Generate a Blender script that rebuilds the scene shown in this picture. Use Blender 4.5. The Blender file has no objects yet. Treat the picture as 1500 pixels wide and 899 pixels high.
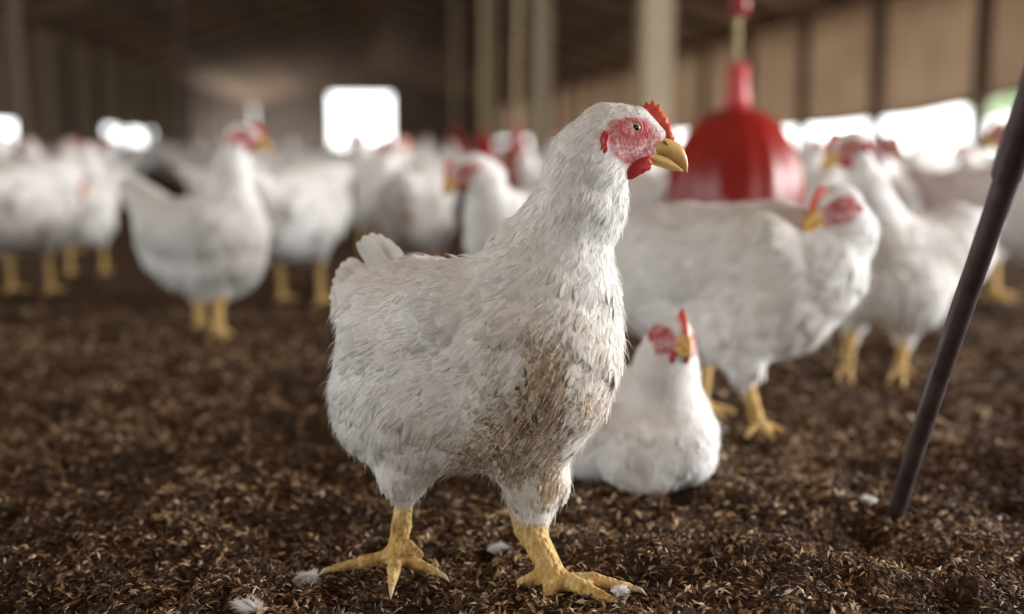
import bpy, bmesh, math, random
import numpy as np
from mathutils import Vector, Matrix, noise

R = random.Random(7)
NR = np.random.default_rng(7)
scene = bpy.context.scene
COL = scene.collection

# ------------------------------------------------------------------ camera, world, light, exposure
F_PX = 1667.0
CAM_H = 0.38
PITCH = math.atan((449.5 - 212) / F_PX)
cam_d = bpy.data.cameras.new('camera')
cam = bpy.data.objects.new('camera', cam_d)
COL.objects.link(cam)
cam.location = (0, 0, CAM_H)
cam.rotation_euler = (math.pi / 2 - PITCH, 0, 0)
cam_d.sensor_width = 36.0
cam_d.lens = F_PX / 1500 * 36.0
cam_d.clip_start = 0.05
cam_d.clip_end = 400
cam_d.dof.use_dof = True
cam_d.dof.focus_distance = 0.955
cam_d.dof.aperture_fstop = 2.0
scene.camera = cam

scene.view_settings.view_transform = 'Standard'
scene.view_settings.look = 'None'
scene.view_settings.gamma = 1.0
scene.view_settings.use_curve_mapping = False
scene.view_settings.exposure = 0.2
scene.cycles.max_bounces = 7
scene.cycles.diffuse_bounces = 4
scene.cycles.transmission_bounces = 4
scene.cycles.caustics_reflective = False
scene.cycles.caustics_refractive = False
scene.cycles.sample_clamp_indirect = 8

world = bpy.data.worlds.new('overcast_sky')
scene.world = world
world.use_nodes = True
wb = world.node_tree.nodes['Background']
wb.inputs['Color'].default_value = (0.975, 1.0, 0.985, 1)
wb.inputs['Strength'].default_value = 3.8

# shed frame: its long axis runs 7.5 degrees to the left of the view
YAW = math.atan(220 / F_PX)
CY, SY = math.cos(YAW), math.sin(YAW)
def S(x, y, z=0.0):
    return Vector((x * CY - y * SY, x * SY + y * CY, z))
def S_inv(x, y):
    return (x * CY + y * SY, -x * SY + y * CY)

def area(name, loc, target, sx, sy, power, color):
    l = bpy.data.lights.new(name, 'AREA')
    l.shape = 'RECTANGLE'; l.size = sx; l.size_y = sy; l.energy = power; l.color = color
    o = bpy.data.objects.new(name, l)
    o.location = loc
    o.rotation_euler = (Vector(target) - Vector(loc)).to_track_quat('-Z', 'Y').to_euler()
    COL.objects.link(o)
    return o
# daylight through the open sides of the shed beside the photographer; the lamp from behind is an added fill
area('daylight_right', S(6.2, 1.0, 1.15), S(0.2, 1.2, 0.1), 5.0, 1.9, 410, (0.97, 0.98, 1.0))
area('fill_behind', S(2.6, -3.6, 1.6), S(0.0, 1.2, 0.1), 3.0, 1.6, 13, (0.95, 0.97, 1.0))
area('daylight_left', S(-4.6, 3.0, 1.2), S(0.0, 3.0, 0.1), 5.0, 1.2, 12, (0.93, 0.97, 1.0))
sun_d = bpy.data.lights.new('hazy_sun', 'SUN'); sun_d.energy = 2.2; sun_d.angle = math.radians(25); sun_d.color = (1.0, 0.95, 0.86)
sun = bpy.data.objects.new('hazy_sun', sun_d); COL.objects.link(sun)
sun.rotation_euler = (S(-1.0, -0.10, -0.30) - Vector((0, 0, 0))).to_track_quat('-Z', 'Y').to_euler()

# ------------------------------------------------------------------ helpers
def pix(px, py, Y):
    """world point seen at pixel (px,py) at world depth Y"""
    rx = (px - 750) / F_PX; ry = (449.5 - py) / F_PX
    cp, sp = math.cos(PITCH), math.sin(PITCH)
    dy = cp + ry * sp
    dz = -sp + ry * cp
    t = Y / dy
    return Vector((rx * t, Y, CAM_H + dz * t))
def ground(px, py, z=0.0):
    rx = (px - 750) / F_PX; ry = (449.5 - py) / F_PX
    cp, sp = math.cos(PITCH), math.sin(PITCH)
    dy = cp + ry * sp
    dz = -sp + ry * cp
    t = (z - CAM_H) / dz
    return Vector((rx * t, dy * t, z))
def mpp(p):
    """metres per pixel at a world point"""
    return (p[1] * math.cos(PITCH) - (p[2] - CAM_H) * math.sin(PITCH)) / F_PX

def link_mesh(name, me, mats, parent=None):
    o = bpy.data.objects.new(name, me)
    COL.objects.link(o)
    for m in mats:
        me.materials.append(m)
    if parent:
        o.parent = parent
    return o
def mesh_np(name, V, faces, smooth=True):
    """faces: (n,k) int array or list of such arrays"""
    me = bpy.data.meshes.new(name)
    if not isinstance(faces, list):
        faces = [faces]
    loops = np.concatenate([f.ravel() for f in faces]).astype(np.int32)
    tot = np.concatenate([np.full(len(f), f.shape[1]) for f in faces]).astype(np.int32)
    start = np.concatenate([[0], np.cumsum(tot)[:-1]]).astype(np.int32)
    me.vertices.add(len(V)); me.vertices.foreach_set('co', np.asarray(V, np.float32).ravel())
    me.loops.add(len(loops)); me.loops.foreach_set('vertex_index', loops)
    me.polygons.add(len(tot)); me.polygons.foreach_set('loop_start', start)
    try:
        me.polygons.foreach_set('loop_total', tot)
    except Exception:
        pass
    me.polygons.foreach_set('use_smooth', np.full(len(tot), smooth))
    me.update(calc_edges=True)
    me.validate()
    return me
def add_attr(me, name, vals):
    a = me.attributes.new(name, 'FLOAT', 'POINT')
    a.data.foreach_set('value', np.asarray(vals, np.float32))
def tag(o, label=None, cat=None, group=None, kind=None):
    if label: o['label'] = label
    if cat: o['category'] = cat
    if group: o['group'] = group
    if kind: o['kind'] = kind
    return o
def empty(name, loc):
    o = bpy.data.objects.new(name, None)
    o.empty_display_size = 0.1
    o.location = loc
    COL.objects.link(o)
    return o

class NT:
    def __init__(self, name):
        self.m = bpy.data.materials.new(name); self.m.use_nodes = True
        self.t = self.m.node_tree
        self.b = self.t.nodes['Principled BSDF']
        self.out = self.t.nodes['Material Output']
    def n(self, typ, **kw):
        x = self.t.nodes.new(typ)
        for k, v in kw.items():
            if k.startswith('_'): setattr(x, k[1:], v)
            else: x.inputs[k.replace('__', ' ')].default_value = v
        return x
    def l(self, a, b): self.t.links.new(a, b)
    def attr(self, name):
        return self.n('ShaderNodeAttribute', _attribute_name=name).outputs['Fac']
    def coord(self, which='Object'):
        return self.n('ShaderNodeTexCoord').outputs[which]
    def noise(self, vec, scale, detail=4, rough=0.55):
        x = self.n('ShaderNodeTexNoise'); x.inputs['Scale'].default_value = scale
        x.inputs['Detail'].default_value = detail; x.inputs['Roughness'].default_value = rough
        self.l(vec, x.inputs['Vector']); return x.outputs['Fac']
    def ramp(self, fac, stops):
        r = self.n('ShaderNodeValToRGB'); cr = r.color_ramp
        cr.elements[0].position = stops[0][0]; cr.elements[0].color = (*stops[0][1], 1)
        cr.elements[1].position = stops[-1][0]; cr.elements[1].color = (*stops[-1][1], 1)
        for p, c in stops[1:-1]:
            e = cr.elements.new(p); e.color = (*c, 1)
        self.l(fac, r.inputs['Fac']); return r.outputs['Color']
    def mix(self, fac, a, b):
        x = self.n('ShaderNodeMix'); x.data_type = 'RGBA'
        for s, v in ((x.inputs[0], fac), (x.inputs[6], a), (x.inputs[7], b)):
            if hasattr(v, 'links'): self.l(v, s)
            elif isinstance(v, tuple): s.default_value = (*v, 1)
            else: s.default_value = v
        return x.outputs[2]
    def math(self, op, a, b=0.0, clamp=False):
        x = self.n('ShaderNodeMath'); x.operation = op; x.use_clamp = clamp
        for s, v in ((x.inputs[0], a), (x.inputs[1], b)):
            if hasattr(v, 'links'): self.l(v, s)
            else: s.default_value = v
        return x.outputs[0]
    def bump(self, h, strength, dist):
        x = self.n('ShaderNodeBump'); x.inputs['Strength'].default_value = strength
        x.inputs['Distance'].default_value = dist
        self.l(h, x.inputs['Height']); self.l(x.outputs['Normal'], self.b.inputs['Normal'])
    def base(self, c):
        if hasattr(c, 'links'): self.l(c, self.b.inputs['Base Color'])
        else: self.b.inputs['Base Color'].default_value = (*c, 1)

def simple(name, c1, c2=None, scale=8, rough=0.7, bump=0.0, bd=0.01, spec=0.4, metal=0.0, stretch=None):
    t = NT(name)
    v = t.coord()
    if stretch:
        mp = t.n('ShaderNodeMapping'); mp.inputs['Scale'].default_value = stretch
        t.l(v, mp.inputs['Vector']); v = mp.outputs['Vector']
    nz = t.noise(v, scale)
    t.base(t.ramp(nz, [(0.3, c1), (0.7, c2 or c1)]))
    t.b.inputs['Roughness'].default_value = rough
    t.b.inputs['Specular IOR Level'].default_value = spec
    t.b.inputs['Metallic'].default_value = metal
    if bump: t.bump(nz, bump, bd)
    return t.m

# ------------------------------------------------------------------ materials
def feather_material():
    t = NT('white_feathers')
    v = t.coord()
    leg, face, dirt = t.attr('leg'), t.attr('face'), t.attr('dirt')
    n1 = t.noise(v, 45, 3); n2 = t.noise(v, 160, 5, 0.7); n3 = t.noise(v, 12, 2)
    white = t.ramp(n1, [(0.3, (0.79, 0.775, 0.755)), (0.7, (0.87, 0.86, 0.85))])
    # dried dirt caught in the feathers
    dn = t.math('ADD', t.math('MULTIPLY', n2, 1.0), t.math('MULTIPLY', dirt, 0.62))
    dm = t.ramp(dn, [(0.86, (0, 0, 0)), (1.0, (1, 1, 1))])
    dmf = t.math('MULTIPLY', dm, t.math('MULTIPLY', dirt, 1.6, True), True)
    soil = t.ramp(n1, [(0.3, (0.30, 0.20, 0.12)), (0.5, (0.46, 0.34, 0.22)), (0.7, (0.19, 0.12, 0.07))])
    c = t.mix(t.math('MULTIPLY', dirt, 0.30), white, (0.66, 0.52, 0.34))
    c = t.mix(dmf, c, soil)
    # bare face skin with short white stubble
    fskin = t.ramp(t.noise(v, 230, 4, 0.7), [(0.34, (0.44, 0.10, 0.12)), (0.47, (0.58, 0.25, 0.25)), (0.58, (0.76, 0.52, 0.50)), (0.70, (0.84, 0.74, 0.71))])
    fred = t.ramp(t.noise(v, 300, 3, 0.6), [(0.35, (0.34, 0.012, 0.02)), (0.65, (0.52, 0.07, 0.07))])
    fskin = t.mix(t.math('MULTIPLY', t.attr('red'), 0.9), fskin, fred)
    c = t.mix(face, c, fskin)
    # scaly shanks
    lcol = t.ramp(t.noise(v, 70, 4), [(0.3, (0.44, 0.25, 0.08)), (0.5, (0.64, 0.42, 0.14)), (0.75, (0.78, 0.60, 0.30))])
    c = t.mix(leg, c, lcol)
    t.base(c)
    t.b.inputs['Roughness'].default_value = 0.75
    t.b.inputs['Specular IOR Level'].default_value = 0.22
    t.b.inputs['Sheen Weight'].default_value = 0.15
    vs = t.n('ShaderNodeTexVoronoi'); vs.inputs['Scale'].default_value = 210; t.l(v, vs.inputs['Vector'])
    hgt = t.math('ADD', t.math('MULTIPLY', t.math('ADD', n2, t.math('MULTIPLY', n1, 1.5)), t.math('SUBTRACT', 1.0, leg)), t.math('MULTIPLY', t.math('MULTIPLY', vs.outputs['Distance'], -2.2), leg))
    t.bump(hgt, 0.5, 0.003)
    return t.m
M_FEATHER = feather_material()

def plume_material():
    t = NT('white_plumes')
    v = t.coord()
    dirt = t.attr('dirt'); tone = t.attr('tone')
    n2 = t.noise(v, 190, 4, 0.7); n1 = t.noise(v, 50, 3)
    white = t.ramp(tone, [(0.0, (0.81, 0.795, 0.77)), (1.0, (0.90, 0.895, 0.885))])
    mp = t.n('ShaderNodeMapping'); mp.inputs['Rotation'].default_value = (0, 0.6, 0); mp.inputs['Scale'].default_value = (1, 1, 0.28); t.l(v, mp.inputs['Vector'])
    n2 = t.noise(mp.outputs['Vector'], 300, 4, 0.7)
    dn = t.math('ADD', t.math('MULTIPLY', n2, 2.2), t.math('ADD', t.math('MULTIPLY', dirt, 0.57), t.math('ADD', t.math('MULTIPLY', tone, 0.16), t.math('MULTIPLY', t.attr('along'), 0.16))))
    dm = t.ramp(t.math('MULTIPLY', dn, 0.45), [(0.81, (0, 0, 0)), (0.89, (1, 1, 1))])
    dmf = t.math('MULTIPLY', dm, t.math('MULTIPLY', dirt, 1.6, True), True)
    soil = t.ramp(n1, [(0.3, (0.36, 0.24, 0.14)), (0.5, (0.48, 0.35, 0.22)), (0.62, (0.13, 0.075, 0.04))])
    c = t.mix(t.math('MULTIPLY', dirt, 0.6), white, (0.76, 0.62, 0.43))
    c = t.mix(dmf, c, soil)
    t.base(c)
    t.b.inputs['Roughness'].default_value = 0.7
    t.b.inputs['Specular IOR Level'].default_value = 0.25
    tr = t.n('ShaderNodeBsdfTranslucent'); t.l(c, tr.inputs['Color'])
    mx = t.n('ShaderNodeMixShader'); mx.inputs[0].default_value = 0.28
    t.l(t.b.outputs[0], mx.inputs[1]); t.l(tr.outputs[0], mx.inputs[2])
    t.l(mx.outputs[0], t.out.inputs['Surface'])
    return t.m
M_PLUME = plume_material()
M_COMB = simple('red_comb', (0.62, 0.045, 0.025), (0.80, 0.13, 0.06), 160, 0.42, 0.4, 0.002, 0.5)
M_COMB.node_tree.nodes['Principled BSDF'].inputs['Subsurface Weight'].default_value = 0.15
M_COMB.node_tree.nodes['Principled BSDF'].inputs['Subsurface Radius'].default_value = (0.006, 0.002, 0.001)
M_WATTLE = simple('red_wattle', (0.42, 0.015, 0.02), (0.60, 0.05, 0.05), 120, 0.45, 0.4, 0.002, 0.5)
M_LID = simple('pink_eyelid', (0.50, 0.10, 0.10), (0.62, 0.24, 0.20), 300, 0.5, 0.3, 0.001)
M_BEAK = simple('horn_beak', (0.62, 0.34, 0.08), (0.80, 0.56, 0.22), 55, 0.38, 0.25, 0.002, 0.5)
M_IRIS = simple('eye_iris', (0.26, 0.25, 0.14), (0.42, 0.41, 0.24), 400, 0.12, 0, 0, 0.8)
M_PUPIL = simple('eye_pupil', (0.008, 0.008, 0.01), None, 10, 0.06, 0, 0, 0.9)
M_CLAW = simple('horn_claw', (0.55, 0.42, 0.25), (0.7, 0.6, 0.42), 90, 0.4)
M_NOSTRIL = simple('nostril_skin', (0.30, 0.13, 0.04), None, 20, 0.6)

# ------------------------------------------------------------------ implicit surface -> mesh
def prim(a, b, ra, rb, k, tag_='body', flow=(0, 0, -1), ax=None, sq=1.0):
    return dict(a=np.array(a, float), b=np.array(b, float), ra=ra, rb=rb, k=k, tag=tag_, flow=np.array(flow, float),
                ax=None if ax is None else np.array(ax, float) / np.linalg.norm(ax), sq=sq)
def pdist(P, q):
    a, b = q['a'], q['b']
    D = P - a
    ba = b - a
    if q['ax'] is not None:
        s = D @ q['ax']
        D = D + (s * (1 / q['sq'] - 1))[..., None] * q['ax']
        sb = ba @ q['ax']
        ba = ba + sb * (1 / q['sq'] - 1) * q['ax']
    L2 = max(ba @ ba, 1e-12)
    t = np.clip((D @ ba) / L2, 0, 1)
    return np.linalg.norm(D - t[..., None] * ba, axis=-1) - (q['ra'] + (q['rb'] - q['ra']) * t)
def polygonize(prims, h):
    lo = np.min([np.minimum(q['a'] - q['ra'], q['b'] - q['rb']) for q in prims], axis=0) - 4 * h - 0.01
    hi = np.max([np.maximum(q['a'] + q['ra'], q['b'] + q['rb']) for q in prims], axis=0) + 4 * h + 0.01
    n = np.ceil((hi - lo) / h).astype(int) + 1
    F = np.full(n, 0.5, np.float32)
    ax = [lo[i] + h * np.arange(n[i]) for i in range(3)]
    for q in prims:
        m = q['k'] + 2.5 * h
        r = max(q['ra'], q['rb']) + m
        l = np.minimum(q['a'], q['b']) - r; u = np.maximum(q['a'], q['b']) + r
        i0 = np.clip(np.floor((l - lo) / h).astype(int), 0, n - 1); i1 = np.clip(np.ceil((u - lo) / h).astype(int) + 1, 1, n)
        sl = tuple(slice(i0[i], i1[i]) for i in range(3))
        G = np.stack(np.meshgrid(*[ax[i][sl[i]] for i in range(3)], indexing='ij'), -1)
        d = pdist(G, q)
        c = F[sl]; k = q['k']
        hh = np.maximum(k - np.abs(c - d), 0) / k
        F[sl] = np.minimum(c, d) - hh * hh * k * 0.25
    # naive surface nets
    ins = F < 0
    c = np.zeros(tuple(n - 1), np.int8)
    for dx in (0, 1):
        for dy in (0, 1):
            for dz in (0, 1):
                c += ins[dx:n[0] - 1 + dx, dy:n[1] - 1 + dy, dz:n[2] - 1 + dz]
    act = (c > 0) & (c < 8)
    idx = -np.ones(act.shape, np.int64)
    cells = np.argwhere(act)
    idx[act] = np.arange(len(cells))
    acc = np.zeros((len(cells), 3)); cnt = np.zeros(len(cells))
    corners = [(x, y, z) for x in (0, 1) for y in (0, 1) for z in (0, 1)]
    for i, p in enumerate(corners):
        for q in corners[i + 1:]:
            if sum(abs(p[j] - q[j]) for j in range(3)) != 1: continue
            A = F[cells[:, 0] + p[0], cells[:, 1] + p[1], cells[:, 2] + p[2]]
            B = F[cells[:, 0] + q[0], cells[:, 1] + q[1], cells[:, 2] + q[2]]
            m = (A < 0) != (B < 0)
            t = np.where(m, A / np.where(m, A - B, 1), 0)
            pt = np.array(p) + t[:, None] * (np.array(q) - np.array(p))
            acc[m] += pt[m]; cnt[m] += 1
    V = lo + h * (cells + acc / cnt[:, None])
    quads = []
    for a in range(3):
        b, d = (a + 1) % 3, (a + 2) % 3
        sA = [slice(None)] * 3; sB = [slice(None)] * 3
        sA[a] = slice(0, n[a] - 1); sB[a] = slice(1, n[a])
        E = ins[tuple(sA)] != ins[tuple(sB)]
        e = np.argwhere(E)
        ok = (e[:, b] > 0) & (e[:, d] > 0) & (e[:, b] < n[b] - 1) & (e[:, d] < n[d] - 1)
        e = e[ok]
        ub = np.zeros(3, int); ub[b] = 1
        ud = np.zeros(3, int); ud[d] = 1
        g = lambda w: idx[w[:, 0], w[:, 1], w[:, 2]]
        q4 = np.stack([g(e - ub - ud), g(e - ud), g(e), g(e - ub)], 1)
        flip = ~ins[e[:, 0], e[:, 1], e[:, 2]]
        q4[flip] = q4[flip][:, ::-1]
        quads.append(q4)
    return V, np.concatenate(quads)
def vnormals(V, Q):
    N = np.zeros_like(V)
    fn = np.cross(V[Q[:, 2]] - V[Q[:, 0]], V[Q[:, 3]] - V[Q[:, 1]])
    for i in range(4): np.add.at(N, Q[:, i], fn)
    return N / np.maximum(np.linalg.norm(N, axis=1), 1e-12)[:, None]
def sstep(a, b, x):
    t = np.clip((x - a) / (b - a), 0, 1); return t * t * (3 - 2 * t)

def feather_cards(P, N, Fl, L, W, tilt, droop, rs):
    """rows of overlapping feather blades: 12 vertices each"""
    n = len(P)
    T = Fl - (Fl * N).sum(1)[:, None] * N
    T /= np.maximum(np.linalg.norm(T, axis=1), 1e-9)[:, None]
    jit = rs.normal(0, 0.2, n)[:, None]
    B = np.cross(N, T)
    T = T * np.cos(jit) + B * np.sin(jit)
    B = np.cross(N, T)
    roll = rs.normal(0, 0.16, n)[:, None]
    Bn = B * np.cos(roll) + N * np.sin(roll)
    ts = [0.0, 0.38, 0.76, 1.0]; ws = [0.35, 1.0, 0.82, 0.12]
    V = np.zeros((n, 12, 3))
    for r, (t, w) in enumerate(zip(ts, ws)):
        c = P + T * (L * t)[:, None] + N * (L * (np.sin(tilt) * t - droop * t * t))[:, None]
        for j, s in enumerate((-1, 0, 1)):
            V[:, r * 3 + j] = c + Bn * (W * w * s * 0.5)[:, None] + N * ((W * 0.10) * (1 - abs(s)))[:, None]
    base = (np.arange(n) * 12)[:, None]
    F = []
    for r in range(3):
        for j in range(2):
            o = r * 3 + j
            F.append(base + np.array([[o, o + 1, o + 4, o + 3]]))
    return V.reshape(-1, 3), np.concatenate(F)
def fluff_strands(P, N, Fl, L, rs, w=0.00035):
    n = len(P)
    T = Fl - (Fl * N).sum(1)[:, None] * N
    T /= np.maximum(np.linalg.norm(T, axis=1), 1e-9)[:, None]
    D = T + N * rs.uniform(0.0, 0.4, n)[:, None] + rs.normal(0, 0.2, (n, 3))
    D /= np.linalg.norm(D, axis=1)[:, None]
    B = np.cross(D, rs.normal(0, 1, (n, 3))); B /= np.linalg.norm(B, axis=1)[:, None]
    g = np.array([0, 0, -1.0])
    V = np.zeros((n, 5, 3))
    mid = P + D * (L * 0.55)[:, None]
    tip = P + D * L[:, None] + T * (L * 0.25)[:, None] + g * (L * 0.12)[:, None]
    V[:, 0] = P - B * w; V[:, 1] = P + B * w; V[:, 2] = mid + B * w * 0.8; V[:, 3] = mid - B * w * 0.8; V[:, 4] = tip
    base = (np.arange(n) * 5)[:, None]
    return V.reshape(-1, 3), base + np.array([[0, 1, 2, 3]]), base + np.array([[3, 2, 4]])

HEAD_PX = 0.00058
def head_prims(H, f, u, s=1.0, flow=None, fk=1.0):
    f = Vector(f).normalized(); u = Vector(u); u = (u - u.dot(f) * f).normalized(); r = f.cross(u)
    c = HEAD_PX * s
    def L(x, z, y=0): return Vector(H) + f * x * c + u * z * c + r * y * c
    fl = flow if flow is not None else -f * 1.0 - u * 0.6
    out = [prim(L(-12, -2), L(8, 2), 42 * c, 40 * c, 20 * c, 'skull', fl, r, 0.80),
           prim(L(8, 4), L(40, 4), 34 * c, 24 * c, 14 * c, 'face', fl, r, 0.80),
           prim(L(6, -22), L(38, -20), 27 * c, 19 * c, 14 * c, 'face', fl, r, 0.82),
           prim(L(30, 18), L(52, 6), 20 * c, 14 * c, 12 * c, 'face', fl, r, 0.75)]
    def mask(P):
        D = P - np.array(H)
        x = D @ np.array(f) / c; z = D @ np.array(u) / c; y = D @ np.array(r) / c
        nz = vnoise(P[:, 0] / c / 9 + P[:, 1] / c / 9, P[:, 2] / c / 9, 8)
        e = np.sqrt(((x - 22) / 53) ** 2 + ((z + 6 + 0.18 * (x - 22)) / 38) ** 2) / fk
        e = np.maximum(e, 0.8 + (z - 24) / 26) + nz * 0.20
        fm = 1 - sstep(0.80, 1.02, e)
        ring = np.exp(-(((np.hypot((x - 16) * 0.9, z - 13) - 15) / 8) ** 2))
        lore = np.exp(-(((x - 44) / 12) ** 2 + ((z - 4) / 12) ** 2))
        chin = np.exp(-(((x - 26) / 22) ** 2 + ((z + 36) / 9) ** 2))
        ear = np.exp(-(((x + 18) / 8) ** 2 + ((z + 10) / 16) ** 2))
        red = np.clip(ring * 0.95 + lore * 0.55 + chin + ear * 0.7, 0, 1)
        return fm, red
    out[1]['mask'] = mask
    return out, L, (f, u, r), c
def loft(name, secs, nseg, mat, parent, org):
    bm = bmesh.new(); rings = []
    for c, e1, e2, a, b in secs:
        rings.append([bm.verts.new(c + e1 * a * math.cos(2 * math.pi * i / nseg) + e2 * b * math.sin(2 * math.pi * i / nseg) - org) for i in range(nseg)])
    for A, B in zip(rings, rings[1:]):
        for i in range(nseg):
            bm.faces.new((A[i], A[(i + 1) % nseg], B[(i + 1) % nseg], B[i]))
    bm.faces.new(rings[0][::-1]); bm.faces.new(rings[-1])
    bmesh.ops.recalc_face_normals(bm, faces=bm.faces[:])
    me = bpy.data.meshes.new(name); bm.to_mesh(me); bm.free()
    for p in me.polygons: p.use_smooth = True
    return link_mesh(name, me, [mat], parent)
def ellipsoid(name, c, e, rad, mat, parent, org, seg=16, mat2=None, cut=0.8, lump=0.0):
    """e: three axes, rad: three radii; second material on the cap round the first axis"""
    bm = bmesh.new()
    bmesh.ops.create_uvsphere(bm, u_segments=seg, v_segments=max(6, seg * 3 // 4), radius=1.0)
    for v in bm.verts:
        p = v.co.copy()
        k = 1 + (lump * noise.noise(p * 2.3 + Vector(c) * 40) if lump else 0)
        # z pole -> first axis
        v.co = Vector(c) + (e[0] * p.z * rad[0] + e[1] * p.x * rad[1] + e[2] * p.y * rad[2]) * k - org
    bm.faces.ensure_lookup_table()
    me = bpy.data.meshes.new(name)
    if mat2:
        for fa in bm.faces:
            q = sum(((v.co + org - Vector(c)) for v in fa.verts), Vector()) / len(fa.verts)
            if (q / rad[0]).dot(e[0]) > cut: fa.material_index = 1
    bmesh.ops.recalc_face_normals(bm, faces=bm.faces[:])
    bm.to_mesh(me); bm.free()
    for p in me.polygons: p.use_smooth = True
    return link_mesh(name, me, [mat] + ([mat2] if mat2 else []), parent)

COMB_OUT = [(24, 34), (25, 40), (29, 47), (33, 44), (37, 52), (41, 47), (46, 55), (50, 46), (55, 50), (57, 42), (63, 41), (64, 34), (70, 31), (71, 24), (77, 20),
            (78, 12), (82, 5), (80, -4), (72, 0), (62, 8), (50, 16), (38, 24), (30, 28)]
def head_parts(root, L, fr, c, org, detail=2, comb=True):
    f, u, r = fr
    # comb: a thin serrated blade down the middle of the skull
    if comb:
        bm = bmesh.new()
        for side in (-1, 1):
            vs = []
            for (x, z) in COMB_OUT:
                edge = 2.2 if z > 30 - (x - 40) * 0.6 else 3.6
                vs.append(bm.verts.new(L(x, z, side * edge * 0.8) - org))
            cen = [bm.verts.new(L(x * 0.72 + q[0] * 0.28, z * 0.72 + q[1] * 0.28, side * 4.5) - org)
                   for (x, z), q in zip(COMB_OUT, [(50, 26)] * len(COMB_OUT))]
            nv = len(vs)
            for i in range(nv):
                bm.faces.new((vs[i], vs[(i + 1) % nv], cen[(i + 1) % nv], cen[i]))
            bm.faces.new(cen)
            if side == -1: first = vs
            else:
                for i in range(nv): bm.faces.new((vs[i], vs[(i + 1) % nv], first[(i + 1) % nv], first[i]))
        bmesh.ops.recalc_face_normals(bm, faces=bm.faces[:])
        me = bpy.data.meshes.new('comb'); bm.to_mesh(me); bm.free()
        for p in me.polygons: p.use_smooth = True
        link_mesh('comb', me, [M_COMB], root)
    up = [(34, -14, 6, 19), (44, -13, 9.5, 16), (54, -10, 12, 14), (64, -9, 13, 12), (74, -11, 13.5, 10), (84, -16, 13, 8), (92, -23, 11.5, 6), (98, -31, 8.5, 4.2), (102, -38, 5, 2.6), (104, -45, 1.2, 0.9)]
    bk = loft('beak', [(L(x, z), u * (1 if i < 5 else 0.8) + f * (0 if i < 5 else 0.5), r, hh * c, hw * c) for i, (x, z, hh, hw) in enumerate(up)], 16, M_BEAK, root, org)
    lo = [(24, -20, 3, 19), (38, -24, 6.5, 16), (54, -28, 9.5, 13), (68, -31.5, 9, 10), (80, -35.5, 7.5, 7), (91, -40, 4.5, 4.5), (98, -43.5, 1.5, 1.5)]
    loft('lower_beak', [(L(x, z), u, r, hh * c, hw * c) for (x, z, hh, hw) in lo], 12, M_BEAK, root, org)
    if detail >= 2:
        for s in (-1, 1):
            ellipsoid('nostril', L(68, -5, s * 11.5), (r * s, f * 0.8 - u * 0.6, u), (1.5 * c, 5 * c, 1.8 * c), M_NOSTRIL, bk, org, 10)
    for s in (-1, 1):
        ey = L(18, 13, s * 25.5)
        ax = (r * s + f * 0.12).normalized()
        ellipsoid('eye', ey, (ax, f, u), (7 * c, 11 * c, 10.2 * c), M_IRIS, root, org, 28, M_PUPIL, 0.88)
        if detail >= 2:
            bm = bmesh.new(); n1, n2 = 28, 8
            e1 = (f - f.dot(ax) * ax).normalized(); e2 = ax.cross(e1)
            rg = []
            for i in range(n1):
                th = 2 * math.pi * i / n1
                d = e1 * math.cos(th) * 1.12 + e2 * math.sin(th) * 0.92
                ctr = ey + ax * 3.0 * c + d * 10.4 * c
                rg.append([bm.verts.new(ctr + (d * math.cos(2 * math.pi * j / n2) + ax * math.sin(2 * math.pi * j / n2)) * 1.9 * c - org) for j in range(n2)])
            for i in range(n1):
                for j in range(n2):
                    bm.faces.new((rg[i][j], rg[(i + 1) % n1][j], rg[(i + 1) % n1][(j + 1) % n2], rg[i][(j + 1) % n2]))
            bmesh.ops.recalc_face_normals(bm, faces=bm.faces[:])
            me = bpy.data.meshes.new('eyelid'); bm.to_mesh(me); bm.free()
            for p in me.polygons: p.use_smooth = True
            link_mesh('eyelid', me, [M_LID], root)
        ellipsoid('wattle', L(27, -42, s * 15), (r * s + u * 0.25, (f * 0.85 + u * 0.45).normalized(), (u * 0.85 - f * 0.45).normalized()), (6 * c, 24 * c, 13 * c), M_WATTLE, root, org, 28, lump=0.35)
        ellipsoid('earlobe', L(-25, -14, s * 43), (r * s, (u + f * 0.15).normalized(), f), (7 * c, 19 * c, 9.5 * c), M_WATTLE, root, org, 24, lump=0.3)

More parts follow.
